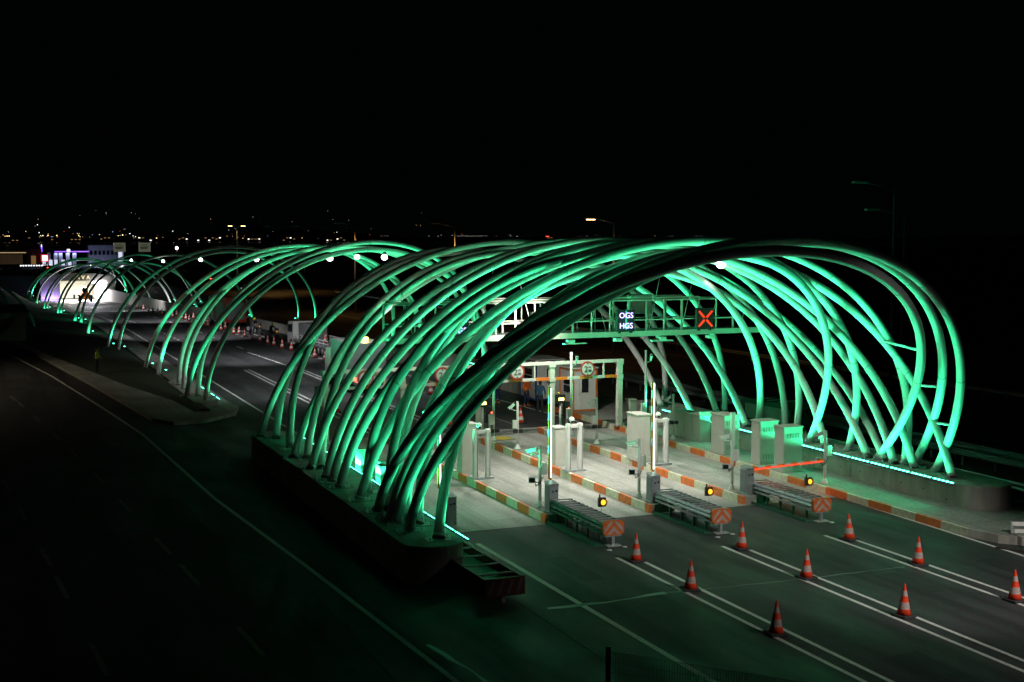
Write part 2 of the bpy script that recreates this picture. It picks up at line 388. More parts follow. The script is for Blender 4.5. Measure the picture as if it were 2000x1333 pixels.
struct(b,'road_patch',recalc=False)
b=MB()
for x0 in (8.4,13.4): b.box((x0,30,.0),(.02,40,.012),M['rubber'])
struct(b,'road_joint',recalc=False)
# drain grate
b=MB(); b.box((23.0,57.0,.312),(1.0,1.0,.02),M['yp']); b.box((23.0,57.0,.304),(1.25,1.25,.02),M['dgrey']); tag(b.build('inspection_cover'),'yellow inspection cover in a dark frame on the middle island','manhole cover')
# ------------------------------------------------------------------ toll islands with painted kerbs
def island(x0,x1,y0,y1,h,label,group='toll islands between the lanes',rightk=True):
    b=MB(); e=.002
    b.poly([(x0+.12,y0+.12),(x1-.12,y0+.12),(x1-.12,y1-.12),(x0+.12,y1-.12)],M['paving'],-.1,h)
    isl=b.build('traffic_island'); isl['kind']='structure'
    b=MB(); y=y0; k=0
    while y<y1-.05:
        L=min(1.06 if k else .38,y1-y); m=M['orange'] if k%2==0 else M['kcream']
        for xa,xb in ((x0,x0+.12),(x1-.12,x1)):
            b.box(((xa+xb)/2,y+L/2,(h-.1)/2+.0),(.12,L-.012,h+.1),m if rightk or xa<x0+.1 else M['conc'],bev=.012)
        y+=L;k+=1
    b.box(((x0+x1)/2,y0+.06,(h-.1)/2),(x1-x0-.24,.12,h+.1),M['kcream'] if False else M['conc'],bev=.012); b.box(((x0+x1)/2,y1-.06,(h-.1)/2),(x1-x0-.24,.12,h+.1),M['kcream'],bev=.012)
    kk=b.build('kerb',parent=isl)
    return isl
island(18.02,19.0,40.45,61.0,.31,'',rightk=False)
island(22.22,23.1,40.5,57.6,.31,'',rightk=False)
island(26.18,27.1,40.5,59.7,.31,'',rightk=False)
b=MB(); b.poly([(30.42,33.2),(30.7,32.2),(31.4,31.4),(33,31.0),(35.2,31.2),(35.2,110),(31,105),(32.0,75),(32.0,66),(30.42,64.5)],M['paving'],-.1,.28); pvR=struct(b,'pavement')
b=MB(); y=33.2;k=0
while y<66:
    L=1.3; m=M['orange'] if k%2 else M['kcream']; b.box((30.36,y+L/2,.09),(.12,L-.012,.38),m,bev=.012); y+=L;k+=1
for (xa,ya),(xb,yb) in zip([(30.36,33.2),(30.64,32.15),(31.37,31.32),(33,30.92),(35.2,31.1)],[(30.64,32.15),(31.37,31.32),(33,30.92),(35.2,31.1)]): b.bar((xa,ya,.09),(xb,yb,.09),.12,.38,M['conc'])
kk=b.build('kerb',parent=pvR)
# ------------------------------------------------------------------ plinth walls
def capsule(x0,x1,y0,y1,n=14):
    r=(x1-x0)/2;cx=(x0+x1)/2;P=[]
    for i in range(n+1): a=PI+PI*i/n; P.append((cx+r*math.cos(a),y0+r*math.sin(a)*.8))
    for i in range(n+1): a=PI*i/n; P.append((cx+r*math.cos(a),y1+r*math.sin(a)*.8))
    return P
def plinth(name,label,P,z0,z1,cat='wall'):
    b=MB(); b.poly(P,M['conc'],z0,z1)
    es=[e for e in b.bm.edges if all(abs(v.co.z-z1)<1e-4 for v in e.verts)]
    xs=[p[0] for p in P]; ysP=[p[1] for p in P]; R=Matrix.Rotation(PI/2,3,'Y')
    det=MB(); xf=min(xs)
    r=bmesh.ops.bevel(b.bm,geom=es,offset=.025,segments=2,affect='EDGES'); b.faces(r['faces'],M['conc'])
    o=tag(b.build(name),label,cat); y=min(ysP)+1.6; k=0
    while y<max(ysP)-1.5 and z1>.6:
        for side in (min(xs),max(xs)):
            sg=-1 if side==min(xs) else 1
            det.lathe([(.035,-.004),(.03,.004)],M['black'],(side+sg*.001,y,.62 if k%3 else .45),10,R)
            if k%2==0: det.box((side,y+.6,(z1-.2)/2),(.012,.02,z1+.1),M['dgrey'])
        y+=1.25;k+=1
    det.build('form_marks',parent=o) if k else det.bm.free()
    return o
plinth('plinth_wall','long concrete plinth with rounded end carrying the left feet of the near arches',capsule(11.1,12.95,35.1,57.5),-.1,1.12)
plinth('plinth_wall','long concrete plinth with rounded end on the right side of the toll lanes',capsule(32.45,34.5,35.9,61),-.1,1.12)
plinth('plinth_wall','short dark concrete block with rounded end carrying five arch feet in the grass',capsule(11.35,12.75,76.2,87.5),-.1,.40)
plinth('plinth_wall','concrete plinth behind the toll kiosks on the right',capsule(32.6,34.3,76,102),-.1,.9)
# ------------------------------------------------------------------ arches
ARCS=[
 ('n',(11.35,56.76,1.25),(34.15,60.74,1.25),(25.46,61.60,9.79)),('n',(11.83,55.76,1.25),(32.76,58.54,1.25),(25.64,69.91,9.35)),
 ('n',(11.87,53.02,1.25),(32.78,55.34,1.25),(24.19,64.97,9.21)),('n',(11.43,50.58,1.25),(33.01,40.85,1.25),(28.78,60.94,9.83)),
 ('n',(11.91,50.25,1.25),(34.10,55.20,1.25),(26.47,63.78,9.37)),('n',(11.93,47.97,1.25),(33.01,50.85,1.25),(24.82,58.91,9.29)),
 ('n',(11.54,48.01,1.25),(34.43,55.06,1.25),(26.09,55.46,9.68)),('n',(11.59,45.91,1.25),(34.58,50.02,1.25),(25.90,51.89,9.89)),
 ('n',(11.62,45.13,1.25),(34.22,48.61,1.25),(25.18,47.76,9.84)),('n',(11.62,44.07,1.25),(33.36,43.68,1.25),(23.97,41.91,9.88)),
 ('n',(11.68,41.68,1.25),(33.24,39.99,1.25),(24.95,41.53,9.90)),('n',(11.72,39.69,1.25),(33.20,41.55,1.25),(21.01,30.97,9.63)),
 ('n',(11.80,37.92,1.25),(33.77,40.03,1.25),(22.33,32.47,9.94)),('n',(11.80,36.68,1.25),(33.45,38.45,1.25),(22.60,32.15,9.88)),
 ('n',(11.69,38.28,1.25),(33.16,46.14,1.25),(22.45,36.89,9.54)),('n',(12.27,35.24,1.25),(33.01,37.03,1.25),(25.30,42.63,9.48)),
 ('n',(12.30,37.31,1.25),(33.02,40.34,1.25),(25.08,45.62,9.43)),('n',(12.27,42.79,1.25),(34.28,51.79,1.25),(21.72,43.04,9.38)),
 ('n',(12.10,39.62,1.25),(33.08,39.20,1.25),(23.64,44.48,9.78)),('n',(12.08,38.94,1.25),(32.99,41.90,1.25),(25.57,50.35,9.36)),
 ('n',(12.21,38.31,1.25),(32.97,44.71,1.25),(24.84,47.60,8.72)),
 ('m',(11.80,85.40,0.50),(33.24,81.08,1.00),(22.34,84.38,9.44)),('m',(11.82,83.50,0.50),(33.15,98.51,1.00),(22.41,90.85,9.16)),
 ('m',(11.44,79.55,0.50),(33.18,87.71,1.00),(22.60,77.93,9.75)),('m',(11.99,78.77,0.50),(33.13,84.23,1.00),(23.15,85.79,9.31)),
 ('m',(12.15,76.81,0.50),(33.18,85.44,1.00),(22.64,78.68,9.26)),
 ('f',(11.21,98.94,0.30),(32.57,106.06,1.00),(21.88,94.38,9.44)),('f',(11.49,93.72,0.30),(32.24,95.94,1.00),(22.61,95.57,9.21)),
 ('f',(10.25,118.95,0.30),(32.22,131.52,1.00),(21.65,121.14,9.15)),('f',(10.82,115.32,0.30),(32.08,138.52,1.00),(21.18,121.04,8.72)),
 ('f',(9.79,135.64,0.30),(28.75,147.22,0.96),(21.68,161.46,7.89)),('f',(10.68,157.73,0.16),(32.55,206.67,-0.31),(24.22,217.79,5.89)),
 ('f',(10.21,161.94,0.10),(28.61,187.23,0.24),(24.35,221.43,7.20)),('f',(10.25,191.67,-0.59),(29.57,215.00,-0.26),(23.38,246.49,5.97)),
 ('f',(9.69,188.06,-0.49),(27.47,205.51,-0.27),(19.82,217.91,6.07)),('f',(9.49,215.78,-1.26),(27.83,233.20,-1.05),(21.14,259.31,5.20)),
 ('f',(8.91,211.18,-1.13),(26.37,245.00,-0.70),(18.42,246.08,5.21)),('f',(8.97,240.00,-1.41),(26.61,262.00,-0.36),(18.61,277.62,4.47)),
 ('f',(8.72,262.00,-1.40),(27.52,272.56,-1.00),(18.62,266.40,5.70)),('f',(8.61,280.00,-1.23),(26.89,293.37,-1.00),(19.61,275.31,5.86)),
]
def arcpt(a,bq,c,t):
    C=(a+bq)/2; return C+(a-C)*math.cos(t)+(c-C)*math.sin(t)
arc_curves=[]
cnt={'n':0,'m':0,'f':0}
order={g:sorted([i for i,x in enumerate(ARCS) if x[0]==g],key=lambda i:ARCS[i][1][1]) for g in 'nmf'}
desc={'n':('white arch tube lit green over the toll booths, {} left foot from the front','arches over the toll lanes','arch'),
 'm':('green lit arch tube standing on the short block, {} foot from its front','arches on the short block','arch'),
 'f':('slim green lit arch tube over the far road, {} nearest along the grass','arches over the road to the tunnel','arch')}
for i,(g,a,q,c) in enumerate(ARCS):
    a=Vector(a);q=Vector(q);c=Vector(c); k=order[g].index(i)
    t=thing('arch_rib',desc[g][0].format(ORD[k]),desc[g][2],a-Vector((0,0,.1)),0,desc[g][1]); o0=t.location.copy()
    a2=a-Vector((0,0,.12 if g!='f' else .25)); q2=q-Vector((0,0,.12 if g!='f' else .5))
    pts=[arcpt(a2,q2,c,PI*j/56) for j in range(57)]; arc_curves.append((g,pts))
    b=MB(); b.tube([p-o0 for p in pts],.16 if g!='f' else .155,M['tube'],16)
    if g!='f':
        for jj in (9,19,28,38,48): 
            dd=(pts[jj+1]-pts[jj-1]).normalized(); b.tube([pts[jj]-o0-dd*.018,pts[jj]-o0+dd*.018],.1665,M['plate'],16)
    b.build('tube',parent=t)
    for P,T in ((a2,pts[1]-pts[0]),(q2,pts[-2]-pts[-1])):
        b=MB(); zz=P.z-.02
        b.box((P.x-o0.x,P.y-o0.y,zz-o0.z),(.85,.62,.07),M['plate'],bev=.01)
        if g=='f':
            zt=terr(P.x,P.y); b.box((P.x-o0.x,P.y-o0.y,(zt-.3+zz-.04)/2-o0.z),(1.5,1.3,max(.1,zz-.04-zt+.3)),M['conc'],bev=.03)
        for sx in (-.35,.35):
            for sy in (-.24,.24): b.tube([(P.x+sx-o0.x,P.y+sy-o0.y,zz-o0.z),(P.x+sx-o0.x,P.y+sy-o0.y,zz+.14-o0.z)],.018,M['galv'],6)
        b.tube([P-o0,P-o0+T.normalized()*.12],.20,M['plate'],16)
        b.build('base_plate',parent=t)
# cross struts between neighbouring ribs
def strut(p,q,label): tag(MB().tube([p,q],.05,M['tube'],8).build('strut'),label,'strut','short struts between arches')
def near_at(arcs,i,z,right):
    pts=arcs[i][1]; h=range(30,57) if right else range(0,28)
    return min((pts[j] for j in h),key=lambda p:abs(p.z-z))
strut(near_at(arc_curves,15,6.0,True),near_at(arc_curves,11,6.0,True),'thin horizontal strut joining two right arches high up')
strut(near_at(arc_curves,15,4.4,True),near_at(arc_curves,12,4.4,True),'thin horizontal strut joining two right arches at mid height')
strut(near_at(arc_curves,15,2.9,True),near_at(arc_curves,13,2.9,True),'thin horizontal strut near the foot of the frontmost right arches')
strut(near_at(arc_curves,15,3.3,False),near_at(arc_curves,13,3.3,False),'thin horizontal strut between the two frontmost left arches')
# ------------------------------------------------------------------ LED wall washers
def washer(L=1.14):
    t=thing('wall_washer','x','lamp',(0,0,0),0,'x')
    MB().box((0,0,0),(.07,L,.06),M['dgrey'],bev=.008).build('housing',parent=t)
    b=MB(); n=int(L/.057)
    b.box((0,0,.034),(.055,L-.03,.008),E_['ledg'])
    for i in range(5): b.box((0,-L/2+.115+i*.2275,.042),(.055,.15,.012),E_['led'])
    b.build('lens',parent=t)
    b=MB(); b.box((0.02,0,-.08),(.05,.10,.14),M['galv']); b.build('bracket',parent=t)
    return t
W0=washer(); used=False
def place_w(x,y,z,label,group,rot=None):
    global used
    o=W0 if not used else dup(W0); used=True
    o.location=(x,y,z); o['label']=label; o['group']=group
    if rot is not None: o.rotation_euler=rot
    return o
for i in range(18): place_w(32.36,36.75+i*1.2,1.10,f'green light bar on the right concrete plinth, {ORD[i]} from the front','light bars on the right plinth',(0,-.5,0))
tag(MB().tube([(32.425,36.2,.98),(32.425,58,.98)],.018,M['galv'],8).build('cable_conduit'),'thin metal conduit along the face of the right plinth','conduit')
k=0
for i in range(17): place_w(13.0,35.3+i*1.28,1.12,f'green light bar on the left concrete plinth, {ORD[i]} from the front','light bars on the left plinth',(0,.35,0))
for i in range(5): place_w(12.85,76.9+i*1.9,.42,f'green light bar on the short block, {ORD[i]} from its front','light bars on the short block',(0,.35,0))
for i in range(8): place_w(32.5,77+i*3.0,.95,f'distant green light bar behind the kiosks, {ORD[i]} from the front','light bars behind the kiosks',(0,-.5,0))
# real light of the bars
def bararea(x,y0,y1,z,dr,power,spread,w=.06):
    return lamp('AREA','washer_light',(x,(y0+y1)/2,z),power,G,shape='RECTANGLE',size=w,size_y=y1-y0,spread=math.radians(spread),dir=dr)
def bar2(x,y0,y1,z,d,power,spread):
    l=bpy.data.lights.new('washer_light','AREA'); l.shape='RECTANGLE'; l.size=.06; l.size_y=y1-y0; l.spread=math.radians(spread); l.energy=power; l.color=G
    o=bpy.data.objects.new('washer_light',l); COL.objects.link(o); o.location=(x,(y0+y1)/2,z)
    zz=-Vector((d[0],0,d[1])).normalized(); yv=Vector((0,1,0)); xv=yv.cross(zz); o.matrix_world=Matrix.Translation(o.location)@Matrix((xv,yv,zz)).transposed().to_4x4(); return o
for y0,y1,pw in ((36.2,43.5,240),(43.5,51,330),(51,58,380)): bar2(32.36,y0,y1,1.19,(-.02,1),pw*.5,112); bar2(32.38,y0,y1,1.17,(.5,1),140,104); bar2(32.30,y0,y1,1.18,(-1,-.5),30,80); bar2(32.34,y0,y1,1.21,(-.80,.62),330,62); bar2(32.32,y0,y1,1.23,(-.93,.36),300,36)
for y0,y1 in ((34.9,42.5),(42.5,50),(50,57)): bar2(13.02,y0,y1,1.20,(-.05,1),250,125); (bar2(13.10,y0,y1,1.18,(1,-.5),46,80) if y0>40 else None); bar2(13.04,y0,y1,1.22,(.80,.62),320,62); bar2(13.04,y0,y1,1.24,(.93,.36),540,36)
bar2(12.87,76.2,85,.50,(.0,1),330,120); bar2(12.89,76.2,85,.52,(.85,.6),600,64)
bar2(32.5,76.5,100,1.03,(-.1,1),450,120); bar2(32.48,76.5,100,1.05,(-.85,.6),900,64)
# small uplights at far arch feet
U0=thing('uplight','x','lamp',(0,0,0),0,'x'); MB().box((0,0,.1),(.16,.42,.10),M['dgrey'],bev=.01).build('housing',parent=U0); MB().box((0,0,.156),(.12,.38,.012),E_['led']).build('lens',parent=U0); usedU=False
kl=kr=0
for i,(g,a,q,c) in enumerate(ARCS):
    if g!='f': continue
    k=order['f'].index(i); pts=arc_curves[i][1]
    for side in (0,1):
        P=Vector(a if side==0 else q); T=(pts[9]-pts[0]) if side==0 else (pts[-10]-pts[-1]); sx=.48 if side==0 else -.48
        loc=Vector((P.x+sx,P.y-.5,P.z+.18 if side==0 else P.z+.1))
        o=U0 if not usedU else dup(U0); usedU=True; o.location=loc
        o['label']=f'small green uplight at the {"left" if side==0 else "right"} foot of the {ORD[k]} far arch'; o['group']='uplights at the feet of the far arches'
        tgt=(pts[11] if side==0 else pts[-12])
        lamp('SPOT','uplight_beam',loc+Vector((0,0,.22)),(1000 if side==0 else 700),G,shadow_soft_size=.12,spot_size=math.radians(100),spot_blend=.9,dir=(tgt-loc))
# bright fixture clamped on one rib
# ------------------------------------------------------------------ white floodlights under the ribs
def flood(loc,label,power,ang=130,col=(1,.96,.86),dr=(0,0,-1)):
    t=thing('floodlight',label,'lamp',loc,0,'white floodlights under the arches')
    MB().lathe([(.04,.30),(.10,.28),(.14,.20),(.14,.14)],M['dgrey'],n=16).build('housing',parent=t)
    MB().ball((0,0,-.03),.19,E_['lamp'],(1.0,1,.9)).build('lens',parent=t)
    lamp('SPOT','flood_beam',Vector(loc)+Vector((0,0,-.26)),power,col,shadow_soft_size=.2,spot_size=math.radians(ang),spot_blend=.7,dir=dr)
FL=[((21.5,205,6.6),'sixth and farthest white floodlight before the tunnel',6000),((20.3,130,7.85),'white floodlight over the road between fifth and last',3600),((20.7,104,8.28),'fourth white floodlight over the road beyond the booths',3000),
 ((20.6,80,8.72),'white floodlight, left one of the close group of three',2200),((24.9,89,8.66),'white floodlight, middle one of the close group of three',1500),((22.7,75,8.85),'white floodlight, right one of the close group of three',1500),
 ((28.0,45.2,8.95),'bright oval floodlight under the right shoulder of the canopy',650)]
for l,s,p in FL: flood(l,s,p*(1.2 if l[1]>60 else 1),dr=(0,.45,-1) if l[1]>60 else (0,0,-1),col=(.95,.96,1) if l[1]>60 else (1,.96,.86),ang=118)
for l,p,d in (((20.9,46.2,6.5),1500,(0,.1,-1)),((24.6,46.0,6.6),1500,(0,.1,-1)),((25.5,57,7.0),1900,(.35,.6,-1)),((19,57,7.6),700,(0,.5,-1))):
    lamp('SPOT','canopy_fill',l,p,(1,.97,.88),spot_size=math.radians(112),spot_blend=.8,shadow_soft_size=.2,dir=d)  # added fill lights without fixtures, brightening the lanes and kiosk area
flood((20.5,160,7.2),'far white floodlight half hidden by an arch',5200,118,(.95,.96,1),(.1,.5,-1))
flood((19.0,250,4.8),'tiny white floodlight over the tunnel approach',4200,125,(.95,.96,1),(0,-.6,-1))
lamp('SPOT','gantry_fill',(22,49.6,7.6),1500,(1,.97,.86),spot_size=math.radians(84),spot_blend=.9,shadow_soft_size=.15,dir=(0,3.4,-2.2))  # added light with no fixture, whitens the gantry
for x,p in ((16.6,230),(20.3,800),(24.4,800),(28.4,450)):
    lamp('SPOT','under_gantry_fill',(x,51.3,5.35),p,(1,.97,.88),spot_size=math.radians(122),spot_blend=.9,shadow_soft_size=.15,dir=(0,-.30,-1))  # added lights below the gantry for the slab, no lamp modelled
lamp('SPOT','offscreen_fill',(27,11,17),13000,(1,.95,.90),spot_size=math.radians(35),spot_blend=.6,shadow_soft_size=.4,dir=(-1.8,22.0,-17))  # added fill from the camera side, brightens cones and near asphalt
lamp('SPOT','offscreen_fill',(34,6,16),10500,(1,.96,.90),spot_size=math.radians(44),spot_blend=.9,shadow_soft_size=.4,dir=(-7.5,18.5,-16))  # second added fill out of view, for the lower right asphalt
lamp('SPOT','side_road_fill',(-9,38,13),130,(1,.93,.78),spot_size=math.radians(120),spot_blend=1,shadow_soft_size=.3,dir=(.35,.15,-1))  # weak added fill out of view over the left road
lamp('SPOT','side_road_fill',(-8,100,12),2600,(1,.86,.6),spot_size=math.radians(125),spot_blend=.9,shadow_soft_size=.3,dir=(.45,-.25,-1))  # unseen added fill, lifts the left walk and ribbed wall
# ------------------------------------------------------------------ overhead sign gantry
gt=thing('walkway_gantry','long pale steel walkway gantry hung under the arches across all lanes','gantry',(24,52.2,5.5))
def gl(x,y,z): return (x-24,y-52.2,z-5.5)
b=MB()
for yy in (51.9,53.4): b.bar(gl(16.0,yy,5.62),gl(34.3,yy,5.62),.12,.24,M['cream'])
for i in range(37): x=16.2+i*.5; b.bar(gl(x,51.95,5.60),gl(x,53.35,5.60),.06,.10,M['cream'])
b.build('beam',parent=gt)
b=MB(); b.box(gl(25.0,52.65,5.73),(18.0,1.36,.03),M['galv']); b.build('deck',parent=gt)
for yy,nm in ((51.9,'front'),(53.4,'back')):
    b=MB()
    for zt in (6.25,7.15): b.bar(gl(16.1,yy,zt),gl(33.0,yy,zt),.06,.06,M['cream'])
    b.bar(gl(16.1,yy,7.28),gl(31.0,yy,7.28),.04,.04,M['cream'])
    for i in range(19): x=16.1+i*.93; b.bar(gl(x,yy,5.74),gl(x,yy,7.15),.09 if i%3==0 else .05,.05,M['cream'])
    b.build('railing',parent=gt)
for x,s in ((17.0,-.5),(18.2,.7),(20,.8),(22.6,-.8),(25.4,.7),(26.2,-.7),(28.4,.7),(30.1,.7),(31.6,.7),(33.3,.6)):
    MB().tube([gl(x,52,5.75),gl(x+s,52.3,min(8.9,7.0+ (11-abs(x-23))*.20))],.022,M['cream'],6).build('hanger_rod',parent=gt)
b=MB()
for x in (24.6,27.0,29.3,31.9): b.box(gl(x,52.4,5.33),(.35,.3,.16),M['white'],bev=.03)
b.box(gl(24.8,52.4,5.22),(1.1,.25,.05),M['white']); b.box(gl(29.3,52.4,5.22),(1.1,.25,.05),M['white']); b.build('sensor',parent=gt)
b=MB(); b.box(gl(28.6,53.3,6.9),(1.1,.4,.9),M['grey'],bev=.02); b.build('control_box',parent=gt)
def board(x,label,kind):
    t=thing('lane_sign',label,'sign',(x,51.6,6.25),0,'electronic signs over the lanes')
    MB().box((0,0,0),(.88,.22,1.0),M['black'],bev=.015).build('case',parent=t)
    b=MB(); b.box((-.3,0,-.53),(.07,.2,.06),M['black']); b.box((.3,0,-.53),(.07,.2,.06),M['black']); b.build('foot',parent=t)
    if kind=='ogs':
        b=MB(); y=-.118; b.box((0,y,.12),(.09,.008,.66),E_['grn'])
        b.poly([(-.21,y,-.16),(.21,y,-.16),(0,y,-.42)],E_['grn']); b.build('arrow',parent=t)
        put_text('lettering','OGS',.36,E_['viol'],(0,-.128,.235),t); put_text('lettering','HGS',.36,E_['viol'],(0,-.128,-.235),t)
    else:
        b=MB()
        for sx,sz in ((-1,1),(1,1),(-1,-1),(1,-1)):
            a=math.atan2(sz,sx); R=Matrix.Rotation(-a,3,'Y'); b.box((sx*.21,-.12,sz*.21),(.42,.012,.085),E_['xred'],R,bev=.003)
        b.build('cross',parent=t)
    lamp('POINT','sign_glow',(x,51.3,6.25),1.5 if kind=='ogs' else 2,(.5,.4,1) if kind=='ogs' else (1,.1,.05),shadow_soft_size=.3)
board(18.9,'black electronic sign mostly hidden by the dark arches on the left','ogs'); board(22.75,'black electronic sign whose violet letter just shows between two arches','ogs')
board(26.95,'black electronic sign reading OGS HGS over the third lane','ogs'); board(31.1,'black electronic sign showing a red cross over the right lane','x')
# ------------------------------------------------------------------ height limit gate
gt=thing('height_gate','pale steel height limit gate with orange and white lower beam','gate',(22.6,58.8,0))
def hl(x,y,z): return (x-22.6,y-58.8,z)
GX=[14.85,18.65,22.6,26.55,30.4]
for x in GX:
    b=MB(); b.box(hl(x,58.8,1.95),(.26,.26,3.5),M['cream'],bev=.01); b.box(hl(x,58.8,3.62),(.34,.34,.28),M['cream'],bev=.01); b.box(hl(x,58.8,2.85),(.32,.32,.22),M['cream'],bev=.01); b.box(hl(x,58.8,.3),(.5,.5,.05),M['plate']); b.build('post',parent=gt)
b=MB(); b.bar(hl(14.85,58.8,3.68),hl(30.4,58.8,3.68),.14,.16,M['cream']); b.build('upper_beam',parent=gt)
b=MB()
for xa,xb in zip(GX,GX[1:]):
    n=5
    for i in range(n): 
        x0=xa+.16+(xb-xa-.32)*i/n; x1=xa+.16+(xb-xa-.32)*(i+1)/n; b.bar(hl(x0,58.8,2.88),hl(x1,58.8,2.88),.11,.14,M['orgloss'] if i%2==0 else M['conew'])
b.build('lower_beam',parent=gt)
b=MB()
for xa,xb in zip(GX,GX[1:]):
    for f in (.28,.5,.76): x=xa+(xb-xa)*f; b.bar(hl(x,58.8,2.95),hl(x,58.8,3.6),.08,.08,M['cream'])
b.build('strut',parent=gt)
for i,(xa,xb) in enumerate(zip(GX,GX[1:])):
    t=thing('height_sign',f'round red rimmed height limit sign over the {ORD[i]} lane from the left','sign',((xa+xb)/2+.02,58.66,3.32),0,'height limit signs on the gate')
    R=Matrix.Rotation(PI/2,3,'X')
    MB().lathe([(.40,0),(.40,.03)],M['red'],n=32,R=R).build('rim',parent=t); MB().lathe([(.31,.031),(.31,.037)],M['conew'],n=32,R=R).build('face',parent=t)
    put_text('lettering','2',.44,M['black'],(-.09,-.045,-.02),t); put_text('lettering','m',.17,M['black'],(.12,-.045,.10),t); put_text('lettering','80',.18,M['black'],(.13,-.045,-.10),t)
    b=MB(); b.poly([(-.06,-.045,.30),(.06,-.045,.30),(0,-.045,.21)],M['black']); b.poly([(-.06,-.045,-.30),(.06,-.045,-.30),(0,-.045,-.21)],M['black']); b.build('arrow_mark',parent=t)
# ------------------------------------------------------------------ barriers
def cabinet(x,y,z,label,group='barrier cabinets at the island tips'):
    t=thing('barrier_cabinet',label,'barrier box',(x,y,z),0,group)
    b=MB(); b.prism([(-.22,0),(.22,0),(.22,1.02),(-.22,.96)],M['galv'],-.17,.17); b.build('housing',parent=t)
    MB().box((0,0,1.02),(.36,.47,.03),M['galv'],Matrix.Rotation(.13,3,'X')).build('lid',parent=t)
    b=MB(); b.box((-.04,-.226,.74),(.07,.01,.06),M['bluep']); R=Matrix.Rotation(PI/2,3,'X'); b.lathe([(.04,0),(.04,.012)],M['black'],(.09,-.22,.76),12,R); b.box((-.175,0,.5),(.012,.40,.86),M['dgrey']); b.build('control_panel',parent=t)
    return t
cabinet(14.75,41.2,.1,'grey barrier cabinet behind the frontmost left arch')
cabinet(18.5,40.95,.31,'grey barrier cabinet at the tip of the left island')
cabinet(22.62,40.98,.31,'grey barrier cabinet at the tip of the middle island')
cabinet(26.66,40.98,.31,'grey barrier cabinet holding the lowered red arm')
def boom(x,y,z,label,up=True,L=3.3):
    t=thing('boom_barrier',label,'barrier arm',(x,y,z),0,'barrier arms')
    if not up: t.rotation_euler=(0,PI/2-.03,0)
    b=MB(); b.tube([(.10 if up else .0,0,-.25),(.10 if up else .0,0,-.12),(0,0,.12)],.045,M['orgloss'],8)
    n=11
    for i in range(n): b.box((-.035 if up else 0.0,0,.1+L*(i+.5)/n),(.07,.05,L/n),M['orgloss'] if i%2==0 or up and i<2 else M['conew'])
    b.build('pole',parent=t)
    b=MB(); b.box((.025 if up else .05,-.0,.1+L/2),(.05 if up else .03,.06,L-.1),E_['ledw'] if up else E_['ledrc'])
    if not up: b.box((.045,-.0,.1+L/2),(.05,.10,L),E_['ledr'])
    b.build('led_strip',parent=t)
    if up: lamp('AREA','arm_glow',(x+.12,y-.02,z+L/2),38,(.8,1,.9),shape='RECTANGLE',size=.06,size_y=L,dir=(1,-.2,0.0001))
    else: lamp('AREA','arm_glow',(x+L/2,y-.05,z-.05),14,(1,.12,.05),shape='RECTANGLE',size=L,size_y=.06,dir=(0,-.2,-1))
boom(14.62,41.9,1.15,'raised barrier arm with white light strip seen behind the left arches')
boom(18.62,41.35,1.3,'raised barrier arm with white light strip on the left island')
boom(22.82,41.4,1.3,'raised barrier arm with white light strip on the middle island')
boom(26.85,41.15,1.22,'lowered barrier arm glowing red across the right lane',False)
